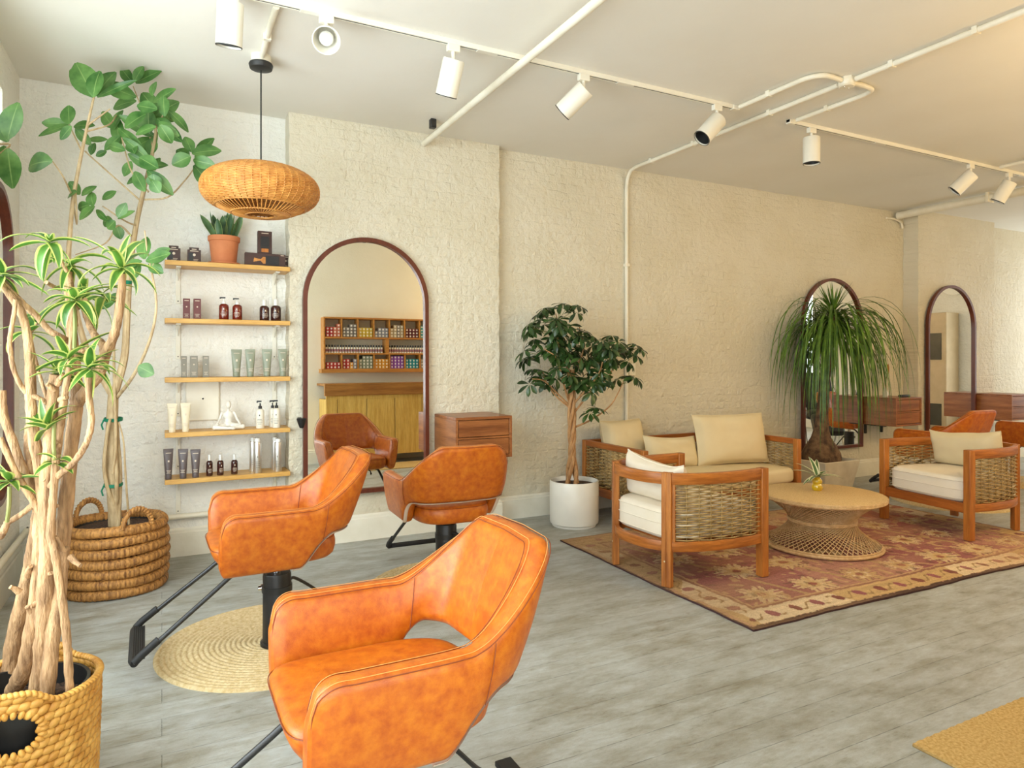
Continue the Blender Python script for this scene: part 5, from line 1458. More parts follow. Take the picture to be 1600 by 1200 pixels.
# leaf table: base x, base y, heading, length px, half width px, depth offset
LV = [(147, 152, 120, 62, 20, -.25), (145, 150, 135, 55, 12, -.2), (150, 150, 62, 46, 15, -.15), (146, 152, 80, 40, 14, -.3), (152, 152, 20, 62, 6, -.2),
      (108, 194, 100, 30, 13, -.2), (108, 195, 175, 40, 9, -.1), (110, 195, 200, 46, 8, -.1), (112, 197, 225, 26, 9, -.3), (115, 198, 10, 30, 9, -.1), (118, 200, 310, 30, 8, -.1),
      (82, 252, 178, 56, 17, -.4), (12, 218, 75, 55, 19, -.45), (12, 232, 285, 62, 17, -.45), (8, 228, 250, 40, 15, -.4), (12, 222, 115, 44, 14, -.4),
      (208, 130, 130, 32, 9, .1), (210, 128, 60, 26, 8, .05), (212, 130, 30, 40, 9, .1), (213, 152, 160, 50, 12, .0), (213, 158, 185, 42, 11, .1), (214, 165, 350, 30, 10, -.1),
      (240, 160, 25, 40, 10, 0), (222, 145, 310, 36, 12, .1), (228, 170, 340, 38, 10, .1), (238, 150, 85, 22, 9, -.05), (228, 178, 210, 36, 15, -.1), (232, 170, 270, 34, 12, .05),
      (245, 185, 320, 30, 10, 0), (243, 180, 35, 38, 12, .1), (248, 190, 320, 46, 10, -.05), (244, 198, 195, 32, 9, -.1), (246, 200, 345, 30, 9, -.15), (250, 195, 300, 28, 11, -.2), (246, 206, 240, 30, 9, .1),
      (252, 165, 300, 22, 8, .1), (256, 150, 275, 30, 9, -.05), (262, 172, 320, 38, 8, 0), (240, 215, 260, 26, 9, .1),
      (186, 180, 330, 52, 9, 0), (182, 182, 280, 45, 10, .1), (185, 200, 320, 50, 8, -.05), (188, 212, 230, 30, 8, 0), (192, 215, 320, 46, 8, -.1), (175, 205, 60, 34, 11, .1), (178, 200, 130, 34, 10, .15),
      (168, 218, 175, 36, 5, 0), (142, 242, 70, 18, 8, 0), (150, 244, 30, 16, 5, 0), (196, 235, 160, 34, 8, -.1), (200, 240, 330, 40, 9, .0), (205, 235, 40, 34, 10, .1), (210, 240, 120, 26, 9, -.1), (214, 250, 45, 30, 10, .1), (218, 246, 330, 32, 12, -.1),
      (205, 252, 250, 24, 8, .1), (222, 262, 20, 34, 11, 0), (230, 266, 315, 46, 11, -.1), (240, 272, 270, 20, 12, -.1), (235, 268, 60, 24, 9, .1), (238, 282, 300, 20, 10, -.15), (210, 268, 300, 34, 10, 0), (224, 275, 200, 26, 8, .05),
      (300, 238, 110, 26, 9, -.1), (300, 240, 20, 40, 12, -.1), (298, 244, 210, 28, 12, -.2), (302, 250, 345, 32, 10, -.15), (304, 252, 330, 46, 11, 0), (305, 248, 50, 40, 12, .05), (303, 258, 310, 44, 12, -.05), (296, 244, 150, 24, 9, 0),
      (125, 304, 130, 26, 9, -.1), (128, 306, 50, 24, 9, -.1), (120, 300, 190, 22, 8, -.2), (146, 322, 110, 24, 9, -.1), (148, 322, 230, 28, 13, -.15), (150, 328, 320, 26, 6, -.1), (140, 320, 190, 24, 8, -.1), (160, 312, 40, 22, 8, 0),
      (184, 340, 60, 24, 8, -.05), (184, 342, 30, 26, 6, -.05), (178, 348, 170, 22, 9, 0), (182, 352, 280, 20, 8, 0), (180, 345, 220, 18, 8, -.1),
      (226, 405, 95, 34, 14, -.2), (222, 408, 195, 38, 9, -.2), (228, 408, 20, 36, 11, -.25), (238, 410, 40, 32, 12, -.2), (232, 412, 330, 26, 9, -.2), (218, 410, 250, 26, 8, -.15), (216, 572, 330, 24, 12, -.15),
      (166, 470, 20, 26, 8, .05), (186, 455, 60, 24, 9, .05), (180, 470, 200, 26, 9, 0)]
for (x, y, a, L, wd, dd) in LV:
    if x > 290 and y < 270: dd += 0.28
    s = (4.17 + dd) / FPX
    b = at(x, y, 4.17 + dd) - o0
    nn = (-Fv + Zv * rnd.uniform(-0.1, 0.7) + Rv * rnd.uniform(-0.5, 0.5)).normalized()
    leaf(fl, b, dirv(a, rnd.uniform(-0.3, 0.3)), nn, L * s * 1.10, wd * s * 1.02, rnd.uniform(0.0, 0.55), 0.16, 7, 'ellip')
fl.build('leaves', m_leaf_ficus, ft, fix=False, sharp=None)

# --- braided basket in the left foreground with the dracaena
DX, DY, DR, DH = -0.375, 2.555, 0.195, 0.400
dt = thing('braided_basket', 'golden braided basket with cut out handles in the bottom left corner', 'basket', (DX, DY, 0))
acam = math.atan2(-DY, -DX); AH_ = acam - R(11)
def handle_bump(a):
    return sum(0.045 * math.exp(-(((a - c + PI) % (2 * PI) - PI) / R(26)) ** 4) for c in (AH_, AH_ + PI))
def hole(a, z):
    return any((((a - c + PI) % (2 * PI) - PI) * DR / 0.078) ** 2 + ((z - 0.330) / 0.058) ** 2 < 1 for c in (AH_, AH_ + PI))
mb = MB(); rowh = 0.0245; nrow = int(DH / rowh) + 2; npf = 44; rnd = random.Random(8)
def rad(z): return DR * (0.95 + 0.06 * min(1, z / 0.35))
for k in range(nrow):
    for i in range(npf):
        a = 2 * PI * (i + 0.5 * (k % 2)) / npf + rnd.uniform(-0.01, 0.01); z = 0.016 + k * rowh
        if z > DH - 0.012 + handle_bump(a) or hole(a, z): continue
        tg = Vector((-math.sin(a), math.cos(a), 0)); nr = Vector((math.cos(a), math.sin(a), 0))
        sl = (0.50 if k % 2 else 0.30) + rnd.uniform(-0.12, 0.12)
        ux = (tg * math.cos(sl) + Zv * math.sin(sl)); uz = nr.cross(ux)
        m3 = Matrix((ux, nr, uz)).transposed()
        mb.ball(nr * rad(z) + Zv * z, (0.0215, 0.0085, 0.0125), 6, 8, m3)
# backing weave behind the braids
nb = 120; rows = []
for j in range(26):
    rows.append([((rad(0.4) - 0.004) * math.cos(2 * PI * i / nb), (rad(0.4) - 0.004) * math.sin(2 * PI * i / nb), 0) for i in range(nb)])
    f = j / 25
    for i in range(nb):
        a = 2 * PI * i / nb; z = 0.003 + f * (DH - 0.006 + handle_bump(a)); r_ = rad(z) - 0.003
        rows[-1][i] = (r_ * math.cos(a), r_ * math.sin(a), z)
V = [p for r_ in rows for p in r_]; Fc = []
for j in range(25):
    for i in range(nb):
        l = (i + 1) % nb; a = 2 * PI * (i + .5) / nb; z = (rows[j][i][2] + rows[j + 1][i][2]) / 2
        if hole(a, z): continue
        Fc.append((j * nb + i, j * nb + l, (j + 1) * nb + l, (j + 1) * nb + i))
mb.add(V, Fc)
mb.build('braid', m_hyacinth, dt, sharp=None)
rim = MB()
for i in range(90):
    a = 2 * PI * i / 90; z = DH + handle_bump(a)
    tg = Vector((-math.sin(a), math.cos(a), 0)); nr = Vector((math.cos(a), math.sin(a), 0))
    dz = (handle_bump(a + 0.02) - handle_bump(a - 0.02)) / 0.04 / DR; ux = (tg + Zv * dz).normalized(); ux2 = (ux + nr * 0.35).normalized(); uz = ux2.cross(nr).normalized()
    m3 = Matrix((ux2, nr, ux2.cross(nr).normalized())).transposed()
    rim.ball(nr * rad(z) + Zv * z, (0.0125, 0.0125, 0.009), 6, 8, m3)
rim.build('rim', m_hyacinth, dt, sharp=None)
for c in (AH_, AH_ + PI):
    rim = MB()
    for q in range(26):
        b = 2 * PI * q / 26; a = c + 0.078 * 1.04 * math.cos(b) / DR; z = 0.330 + 0.060 * math.sin(b)
        nr = Vector((math.cos(a), math.sin(a), 0)); tg = Vector((-math.sin(a), math.cos(a), 0))
        rd = (tg * math.cos(b) + Zv * math.sin(b)).normalized()
        m3 = Matrix((rd, nr, rd.cross(nr))).transposed()
        rim.ball(nr * (rad(z) + 0.001) + Zv * z, (0.014, 0.010, 0.0085), 6, 8, m3)
    rim.build('handle', m_hyacinth, dt, sharp=None)
prof = [(0, 0.0), (0.145, 0.02), (0.158, 0.30), (0.160, 0.305), (0.160, 0.325), (0.163, 0.33), (0.163, 0.345), (0.166, 0.35), (0.166, 0.395), (0.172, 0.40), (0.172, 0.408), (0.162, 0.408), (0.160, 0.355), (0.157, 0.34), (0.155, 0.30), (0.10, 0.29)]
prof = [(r_, z_ - 0.02) for r_, z_ in prof]
pot = MB().lathe(prof, 64).build('nursery_pot', m_blackp, dt)
mb = MB(); rows = []
for i in range(14):
    rows.append([(0.158 * i / 13 * math.cos(2 * PI * j / 40), 0.158 * i / 13 * math.sin(2 * PI * j / 40), 0.325 + 0.010 * mnoise.noise(Vector((i * 0.9, j * 1.3, 0)))) for j in range(40)])
mb.grid(rows, cv=True).build('soil', m_soil, dt)

gt = thing('dracaena_plant', 'many stemmed dracaena with yellow striped leaves growing from the braided basket', 'potted plant', (DX, DY, 0.34))
g0 = Vector((DX, DY, 0.34))
def D(px, py, dd=0.0): return at(px, py, 2.12 + dd) - g0
dk_ = MB()
def knobbly(pp, ra, rb, n=10, sm=6, amp=0.10):
    P = smooth_path(pp, sm); m = len(P); rnd = random.Random(len(P) * 7 + int(ra * 1e5))
    base = [ra + (rb - ra) * i / (m - 1) for i in range(m)]
    rs = [b * (1 + rnd.uniform(-amp, amp)) for b in base]
    dk_.tube(P, rs, n); return P
def kn(pp, ra, rb, **k): return knobbly([D(*q) for q in pp], ra, rb, **k)
kn([(66, 1092, .02), (72, 1050, .02), (80, 980, .02), (88, 920, .03), (97, 850, .05), (104, 780, .06), (111, 700, .06), (118, 645, .06), (120, 605, .06), (116, 560, .08), (111, 500, .08), (107, 440, .08), (106, 425, .08)], 0.030, 0.012)
kn([(118, 635, .06), (138, 605, .04), (155, 585, .02), (164, 555, 0), (176, 530, -.02), (184, 500, -.03), (190, 455, -.03), (191, 428, -.03)], 0.019, 0.010)
kn([(163, 560, 0), (161, 540, .02), (150, 527, .05), (140, 508, .08), (133, 488, .08), (129, 470, .08)], 0.013, 0.009)
kn([(58, 1095, -.02), (66, 1020, -.04), (70, 940, -.04), (74, 850, -.03), (72, 780, -.03), (76, 720, -.03), (79, 680, -.03), (81, 640, -.03), (84, 600, -.02), (86, 585, -.02)], 0.026, 0.015)
kn([(20, 1080, .05), (38, 1045, .0), (50, 985, -.02), (60, 900, -.02), (63, 820, -.02), (66, 755, -.02), (54, 690, -.04), (48, 627, -.05), (47, 567, -.05), (41, 515, -.05), (28, 478, -.05), (2, 445, -.05)], 0.026, 0.010)
kn([(12, 1080, .10), (20, 1010, .10), (36, 935, .08), (52, 860, .05), (60, 800, .03), (60, 765, .02), (50, 735, .02), (44, 700, .03), (45, 665, .05)], 0.026, 0.010)
kn([(73, 1088, -.06), (82, 1000, -.05), (92, 930, -.02), (97, 870, 0), (97, 856, 0)], 0.022, 0.020)
kn([(109, 1082, -.06), (106, 1020, -.06), (102, 975, -.06), (93, 910, -.06), (85, 860, -.06), (79, 835, -.06), (82, 790, -.06), (86, 740, -.05), (88, 710, -.05)], 0.012, 0.011)
kn([(110, 535, .08), (92, 525, .0), (77, 516, 0), (58, 495, 0), (40, 478, -.02), (22, 460, -.03), (4, 440, -.03)], 0.010, 0.009)
kn([(78, 632, -.03), (60, 622, -.05), (40, 612, -.06), (24, 585, -.08), (16, 550, -.08), (16, 525, -.08), (22, 490, -.08), (24, 468, -.08)], 0.008, 0.006)
kn([(139, 590, -.10), (139, 620, -.10), (143, 655, -.10), (138, 684, -.10), (126, 708, -.08), (108, 730, -.06), (92, 742, -.05), (78, 760, -.04)], 0.009, 0.010)
kn([(12, 817, -.02), (38, 800, -.02), (62, 778, -.02), (70, 765, -.02)], 0.008, 0.010)
kn([(0, 838, .0), (6, 828, -.02), (12, 815, -.02)], 0.012, 0.009)
kn([(0, 685, -.06), (14, 715, -.06), (30, 748, -.05), (50, 780, -.04), (64, 806, -.03)], 0.009, 0.010)
kn([(3, 610, .0), (6, 650, 0), (20, 690, 0), (33, 725, 0), (50, 765, .0), (58, 800, 0)], 0.012, 0.012)
kn([(106, 425, .08), (113, 470, .06), (116, 510, .05)], 0.010, 0.012)
kn([(88, 715, -.02), (98, 640, -.03), (104, 600, -.04), (110, 560, -.04), (113, 500, -.05), (116, 470, -.05)], 0.012, 0.005)
kn([(112, 440, .04), (98, 412, .0), (84, 392, -.05), (78, 384, -.05)], 0.006, 0.004)
kn([(80, 640, 0), (66, 600, .02), (55, 560, .04), (47, 524, .05)], 0.006, 0.004)
kn([(45, 525, .05), (52, 515, .05), (58, 505, .05)], 0.004, 0.003)
kn([(72, 441, -.05), (84, 448, .0), (94, 452, .03)], 0.006, 0.006)
for (x, y, dx, dy) in ((120, 480, 14, -12), (122, 545, 10, 5), (85, 610, -12, -10), (90, 600, 8, -14), (95, 625, 10, -4), (75, 800, 14, -10), (30, 925, -14, -8), (42, 900, 6, -16), (97, 860, -10, -22), (60, 940, -12, 8), (110, 870, 16, 14), (84, 690, 8, 6), (78, 755, -10, -6), (70, 905, 10, -10), (50, 960, -8, -12)):
    kn([(x, y, -.03), (x + dx * 0.5, y + dy * 0.6, -.04), (x + dx, y + dy, -.05)], 0.010, 0.006, sm=3)
dk_.build('trunks', m_bark, gt)
for pp in ([D(15, 760, -.06), D(14, 790, -.06), D(11, 815, -.04)], [D(113, 462, -.05), D(117, 500, -.05), D(116, 545, -.05)], [D(85, 655, -.06), D(84, 700, -.06), D(88, 730, -.05)]):
    MB().tube(smooth_path(pp, 5), 0.006, 7).build('green_stem', m_twig, gt)
dl = MB(); rnd = random.Random(31)
def rosette(px, py, dd, n, lo, hi, Lpx, up=0.35, seedd=0, tilt=(0, 0)):
    rr = random.Random(seedd); b = at(px, py, 2.12 + dd) - g0; s = (2.12 + dd) / FPX
    ax = (Zv + Rv * tilt[0] + Fv * tilt[1]).normalized()
    for k in range(n):
        a = 2 * PI * (k * 0.382) + rr.uniform(-.3, .3); el = R(lo + (hi - lo) * (k / max(1, n - 1)) + rr.uniform(-16, 16))
        h = (Rv * math.cos(a) + Fv * math.sin(a)); h = (h - ax * h.dot(ax)).normalized()
        d = h * math.cos(el) + ax * math.sin(el)
        leaf(dl, b + ax * (0.012 * k / n - 0.006), d, ax if abs(d.dot(ax)) < 0.95 else -Fv, Lpx * s * rr.uniform(0.75, 1.3), 0.0150 * rr.uniform(0.8, 1.2), rr.uniform(0.4, 1.7), 0.32, 9, 'strap', rr.uniform(-0.5, 0.5))
rosette(190, 420, -.03, 16, -8, 72, 66, seedd=1)
rosette(78, 380, -.05, 11, -30, 40, 60, seedd=2)
rosette(110, 415, .06, 10, -25, 50, 58, seedd=3)
rosette(117, 470, -.06, 13, -20, 65, 58, seedd=4)
rosette(140, 575, -.10, 13, -25, 75, 62, seedd=5)
rosette(108, 560, -.05, 11, -20, 55, 66, seedd=6, tilt=(-.5, 0))
rosette(128, 462, .08, 11, -20, 60, 56, seedd=7)
rosette(74, 668, -.08, 12, 10, 78, 52, seedd=8, tilt=(-.35, 0))
rosette(15, 752, -.06, 13, -5, 55, 56, seedd=9)
rosette(4, 430, -.03, 12, -25, 60, 64, seedd=10)
rosette(47, 520, .05, 9, -10, 60, 50, seedd=11)
rosette(160, 462, .05, 9, -20, 50, 56, seedd=12)
rosette(88, 580, -.02, 9, -10, 60, 50, seedd=13)
rosette(86, 722, -.05, 8, -5, 60, 34, seedd=14)
rosette(58, 502, .05, 5, 40, 80, 44, seedd=15)
dl.build('leaves', m_leaf_drac, gt, fix=False, sharp=None)

# --- schefflera in the white cylinder planter
PX_, PY_ = 3.10, 4.86
pt = thing('cylinder_planter', 'smooth white cylindrical planter holding the umbrella tree by the sofa', 'planter', (PX_, PY_, 0))
MB().lathe([(0, 0), (0.186, 0), (0.188, 0.004), (0.188, 0.018), (0, 0.018)], 56).build('saucer', m_ceramic, pt)
MB().lathe([(0, 0.02), (0.19, 0.02), (0.203, 0.026), (0.207, 0.04), (0.207, 0.372), (0.203, 0.378), (0.196, 0.378), (0.192, 0.372), (0.192, 0.33), (0, 0.33)], 64).build('pot', m_ceramic, pt)
MB().lathe([(0, 0.345), (0.191, 0.340)], 40).build('soil', m_soil, pt)
st = thing('schefflera_tree', 'umbrella tree with braided trunk and dark palmate leaves in the white planter', 'potted plant', (PX_, PY_, 0.345))
s0 = Vector((PX_, PY_, 0.345)); sd = at(897, 700, 1.0)
DP = PX_ * FW[0] + PY_ * FW[1]
def Q(px, py, dd=0.0): return at(px, py, DP + dd) - s0
tr = MB()
for k in range(4):
    P = []
    for i in range(40):
        f = i / 39; c = Vector((-0.02, 0, 0)).lerp(Q(893, 578), f); w_ = 0.026 * (1 - 0.25 * f); a = f * 9.5 + k * PI / 2
        P.append(c + Vector((w_ * math.cos(a), w_ * math.sin(a), 0)) + Vector((0.025 * math.cos(k * PI / 2) * (1 - f) ** 3, 0.025 * math.sin(k * PI / 2) * (1 - f) ** 3, 0)))
    tr.tube(P, taper(0.019, 0.013), 8)
tips = []
rnd = random.Random(77)
def blob(cx, cy, rx, ry, rd, n):
    for _ in range(n):
        v = unit(rnd) * (rnd.random() ** 0.33)
        tips.append((cx + v.x * rx, cy + v.z * ry, v.y * rd))
blob(870, 512, 48, 42, .24, 32); blob(868, 562, 54, 36, .24, 24); blob(905, 572, 42, 42, .26, 18); blob(955, 546, 44, 28, .24, 24); blob(920, 598, 30, 22, .2, 6)
tips += [(820, 548, -.05), (818, 560, .05), (828, 600, -.1), (852, 596, 0), (862, 600, .1), (1000, 545, -.05), (992, 538, .1), (985, 588, 0), (965, 592, .05), (993, 590, -.08), (922, 645, -.05), (932, 637, .02), (905, 478, 0), (858, 482, .05), (880, 475, -.05), (835, 530, .1), (925, 612, -.12), (940, 580, -.1)]
forks = [(Q(893, 585), 0.012), (Q(890, 600), .011), (Q(897, 640), .010), (Q(885, 625), .010)]
def branch(pp, r0, r1): tr.tube(smooth_path(pp, 5), taper(r0, r1), 6)
for pp in (([893, 585, 0], [880, 560, 0], [872, 535, 0], [870, 500, 0]), ([893, 585, 0], [905, 565, 0], [912, 540, .05], [905, 510, .05]), ([896, 590, 0], [903, 575, .1], [930, 560, .12], [950, 545, .1]),
           ([897, 645, 0], [925, 610, 0], [950, 590, 0], [962, 565, 0]), ([897, 668, 0], [925, 655, 0], [955, 632, 0], [975, 595, 0]), ([895, 632, 0], [915, 610, -.1], [935, 585, -.1], [943, 560, -.1]),
           ([888, 635, 0], [870, 620, 0], [855, 600, 0], [848, 580, 0]), ([888, 625, 0], [878, 590, -.1], [870, 560, -.1], [850, 545, -.1]), ([890, 600, 0], [885, 570, .1], [880, 530, .12], [868, 490, .1]), ([888, 632, 0], [868, 612, 0], [850, 595, -.05], [832, 592, -.1])):
    branch([Q(*q) for q in pp], 0.010, 0.004)
anchors = [Q(870, 520), Q(905, 520), Q(948, 552), Q(958, 575), Q(973, 600), Q(940, 568), Q(850, 588), Q(852, 555), Q(872, 500), Q(893, 590), Q(838, 592), Q(925, 655), Q(885, 570)]
sl = MB(); pet = MB()
for (x, y, dd) in tips:
    p = Q(x, y, dd); a = min(anchors, key=lambda q: (q - p).length)
    pet.tube(smooth_path([a, a.lerp(p, 0.5) + Vector((0, 0, -0.01)), p], 3), 0.0022, 5)
    ax = ((p - a).normalized() * 0.5 + Zv * rnd.uniform(0.6, 1.0) - Fv * rnd.uniform(0, .3)).normalized()
    u = ax.orthogonal().normalized(); v = ax.cross(u); nl = rnd.choice((6, 7, 7, 8)); a0 = rnd.uniform(0, 6)
    for k in range(nl):
        h = u * math.cos(a0 + 2 * PI * k / nl) + v * math.sin(a0 + 2 * PI * k / nl)
        d = (h * 0.9 + ax * rnd.uniform(-0.25, 0.25) - Zv * 0.15).normalized()
        leaf(sl, p + h * 0.012, d, ax, rnd.uniform(0.085, 0.125), rnd.uniform(0.017, 0.023), rnd.uniform(0.3, 1.0), 0.2, 5, 'obov')
tr.build('trunk', m_barks, st); pet.build('leaf_stalks', m_twig, st); sl.build('leaves', m_leaf_sch, st, fix=False, sharp=None)

# --- ponytail palm in the whitewashed square planter
YX, YY = 6.33, 4.985
qt = thing('square_planter', 'low whitewashed square planter holding the ponytail palm', 'planter', (YX, YY, 0))
mb = MB(); 
def sq(h, z): return [(-h, -h, z), (h, -h, z), (h, h, z), (-h, h, z)]
mb.grid([sq(0.215, 0.0), sq(0.275, 0.33), sq(0.255, 0.33), sq(0.25, 0.27)], cv=True); mb.add(sq(0.215, 0), [(0, 1, 2, 3)]); mb.add(sq(0.25, .27), [(0, 1, 2, 3)])
mb.build('pot', m_stoneware, qt, bevel=0.008)
MB().box((0, 0, 0.265), (0.495, 0.495, 0.03)).build('soil', m_soil, qt)
yt = thing('ponytail_palm', 'ponytail palm with swollen trunk and drooping strap leaves before a mirror', 'potted plant', (YX, YY, 0.28))
y0 = Vector((YX, YY, 0.28)); DPY = YX * FW[0] + YY * FW[1]
top = at(1302, 492, DPY) - y0
mb = MB(); rows = []
prof = [(0.19, 0.0), (0.20, 0.03), (0.19, 0.07), (0.15, 0.12), (0.10, 0.17), (0.075, 0.23), (0.062, 0.32), (0.052, 0.5), (0.045, 0.7), (0.042, 0.9), (0.045, 1.0)]
for r_, f in prof:
    rows.append([((r_ * (1 + 0.10 * mnoise.noise(Vector((math.cos(a) * 2, math.sin(a) * 2, f * 9))))) * math.cos(a) + top.x * f * f, (r_ * (1 + 0.1 * mnoise.noise(Vector((math.cos(a) * 2, 5 + math.sin(a) * 2, f * 9))))) * math.sin(a) + top.y * f * f, top.z * f) for a in [2 * PI * i / 28 for i in range(28)]])
mb.grid(rows, cv=True); mb.add(rows[-1], [tuple(range(28))])
mb.build('trunk', m_barkp, yt, sharp=None)
def strap(mbx, p, d, L, W, droop, segs=16):
    ymax = REC - YY - 0.085 + rnd.uniform(-0.05, 0.02)
    p = Vector(p); d = Vector(d).normalized(); step = L / segs; V = []; U = []
    s0_ = d.cross(Zv)
    s_ = (s0_ if s0_.length > 0.05 else Rv.copy()).normalized()
    for i in range(segs + 1):
        f = i / segs; w_ = W * min(1, 0.7 + f) * max(0.06, 1 - f ** 3)
        s_ = (s_ - d * s_.dot(d)).normalized()
        n_ = s_.cross(d)
        for j in (-1, 0, 1): V.append(p + s_ * w_ * j + n_ * (0.35 * w_ * (1 - abs(j)) * -1)); U.append((j if j else 1e-4, f + 1e-4))
        d = (d + Vector((0, 0, -1)) * droop * (0.4 + 1.3 * f) * step).normalized(); p = p + d * step; p.y = min(p.y, ymax)
    Fc = []
    for i in range(segs):
        for j in range(2): Fc.append((i * 3 + j, i * 3 + j + 1, (i + 1) * 3 + j + 1, (i + 1) * 3 + j))
    mbx.add(V, Fc, U)
yl = MB(); rnd = random.Random(19)
for k in range(330):
    a = rnd.uniform(0, 2 * PI); el = R(rnd.choice((rnd.uniform(15, 50), rnd.uniform(-20, 35), rnd.uniform(-40, 10))))
    h = Vector((math.cos(a), math.sin(a), 0)); d = h * math.cos(el) + Zv * math.sin(el)
    b = top + Vector((0, 0, rnd.uniform(-0.20, 0.05))) + h * rnd.uniform(0.02, 0.05)
    L = rnd.uniform(0.95, 1.5)
    if h.y > 0.5: L *= 0.8
    strap(yl, b, d, L, rnd.uniform(0.006, 0.0115), rnd.uniform(3.0, 5.2))
for k in range(26):
    a = rnd.uniform(0, 2 * PI); h = Vector((math.cos(a), math.sin(a), 0)); el = R(rnd.uniform(52, 86))
    strap(yl, top + Vector((0, 0, 0.03)), h * math.cos(el) + Zv * math.sin(el), rnd.uniform(0.22, 0.40), 0.013, 0.5, 8)
yl.build('leaves', m_leaf_palm, yt, fix=False, sharp=None)
# ------------------------------------------------------------------ counter side of the room, seen in the large mirror
def counter():
    X, W, D, H = 1.98, 2.3, 0.52, 1.15; Yw = 0.38
    t = thing('wooden_counter', 'tall knotty wood counter seen in the large arched mirror', 'counter', (X + W / 2, Yw + D / 2, 0))
    MB().box((0, D / 2 - 0.012, H - 0.085), (W, 0.045, 0.17)).build('apron', m_counter_top, t, bevel=0.004)
    MB().box((0, -0.01, H - 0.016), (W, D - 0.02, 0.032)).build('worktop', m_counter_top, t, bevel=0.003)
    MB().box((0, D / 2 - 0.03, H - 0.195), (W - 0.05, 0.03, 0.05)).build('rail', m_counter, t, bevel=0.002)
    MB().box((-W / 2 + 0.10, D / 2 - 0.03, 0.53), (0.15, 0.03, 0.80)).build('stile', m_counter, t, bevel=0.002)
    n = 5; w_ = (W - 0.25) / n
    for k in range(n):
        MB().box((-W / 2 + 0.18 + w_ * (k + 0.5), D / 2 - 0.028, 0.53), (w_ - 0.010, 0.026, 0.80)).build('door', m_counter, t, bevel=0.003)
    MB().box((0, -0.03, 0.53), (W - 0.06, D - 0.10, 0.80)).build('carcass', m_counter, t)
    for x in (-W / 2 + 0.1, -0.35, -0.28, 0.42, 0.5, W / 2 - 0.1): MB().box((x, D / 2 - 0.06, 0.065), (0.04, 0.04, 0.13)).build('leg', m_counter, t, bevel=0.002)
counter()
UX0, UX1, UZ0, UZ1, UD, UYw = 2.04, 3.74, 1.30, 2.10, 0.19, 0.38
t = thing('wall_cubby_shelf', 'open pine wall unit of hair colour boxes seen in the large arched mirror', 'shelf unit', ((UX0 + UX1) / 2, UYw + UD / 2, UZ0))
UW, UH = UX1 - UX0, UZ1 - UZ0; tb = 0.024
zr = [0.055, 0.285, 0.515]            # upper faces of the three boards
for z in (0.0275, ): MB().box((0, 0, z), (UW + 0.06, UD, 0.055)).build('base_board', m_boxshelf, t, bevel=0.002)
MB().box((0, 0, UH - tb / 2), (UW, UD, tb)).build('top_board', m_boxshelf, t, bevel=0.002)
for z in zr[1:]: MB().box((0, 0, z - tb / 2), (UW - 2 * tb, UD, tb)).build('board', m_boxshelf, t, bevel=0.002)
for s in (-1, 1): MB().box((s * (UW / 2 - tb / 2), 0, UH / 2 + 0.015), (tb, UD, UH - 0.08)).build('side_board', m_boxshelf, t, bevel=0.002)
NCOMP = 7; cw = (UW - 2 * tb) / NCOMP
for row, z in ((0, zr[0]), (2, zr[2])):
    hh = (zr[1] - tb if row == 0 else UH - tb) - z
    for k in range(1, NCOMP):
        MB().box((-UW / 2 + tb + cw * k, 0, z + hh / 2), (0.018, UD - 0.01, hh)).build('divider', m_boxshelf, t)
MB().box((-UW / 2 + tb + cw * 3.85, 0, zr[1] + (zr[2] - tb - zr[1]) / 2), (0.05, UD - 0.01, zr[2] - tb - zr[1])).build('divider', m_boxshelf, t)
palette = {'red': (srgb(196, 60, 52), 'red'), 'salmon': (srgb(214, 120, 88), 'salmon'), 'grey': (srgb(150, 140, 128), 'grey brown'), 'yellow': (srgb(222, 186, 60), 'yellow'), 'silver': (srgb(156, 156, 164), 'silver grey'),
           'tan': (srgb(196, 176, 140), 'tan'), 'wine': (srgb(104, 38, 40), 'wine red'), 'teal': (srgb(28, 150, 160), 'teal'), 'green': (srgb(150, 158, 132), 'sage'), 'orange': (srgb(232, 160, 50), 'orange'), 'purple': (srgb(150, 80, 176), 'purple'), 'crimson': (srgb(180, 40, 44), 'crimson')}
m_boxdot = plain('pale_round_print', srgb(232, 226, 214), rough=0.5)
box_mesh = {}
def colour_box_mesh(key):
    if key not in box_mesh:
        m = plain('carton_' + key, palette[key][0], rough=0.45)
        mb = MB(); bw, bd, bh = 0.0485, 0.13, 0.047
        mb.box((0, 0, bh / 2), (bw - 0.003, bd, bh - 0.003)); mb.cur = 1
        mb.lathe([(0, 0), (0.013, 0), (0.013, 0.001), (0, 0.001)], 12, (0, bd / 2, bh / 2), Matrix.Rotation(R(-90), 3, 'X'))
        box_mesh[key] = mb.mesh('hair_colour_box', [m, m_boxdot])
    return box_mesh[key]
ordw = ['first', 'second', 'third', 'fourth', 'fifth', 'sixth', 'seventh']
def stack(row, comp, cols, heights):
    z = UZ0 + zr[row]; xs = (UX0 + tb + cw * comp) + 0.014
    for i, (key, h) in enumerate(zip(cols, heights)):
        for k in range(h):
            o = bpy.data.objects.new('hair_colour_box', colour_box_mesh(key)); COL.objects.link(o)
            o.location = (xs + 0.0265 + i * 0.0525 * (cw - 0.03) / 0.21, UYw + 0.10, z + k * 0.047 + 0.0012)
            g = f'{palette[key][1]} hair colour boxes in the {ordw[comp]} compartment of the {"upper" if row == 2 else "lower"} row'
            tag(o, f'small {palette[key][1]} hair colour box stacked in the {ordw[comp]} {"upper" if row == 2 else "lower"} compartment from the left', 'box', g)
stack(2, 0, ['red', 'crimson', 'salmon', 'salmon'], [3, 3, 3, 4]); stack(2, 1, ['grey'] * 4, [3, 3, 4, 4]); stack(2, 2, ['yellow'] * 4, [3, 3, 3, 3])
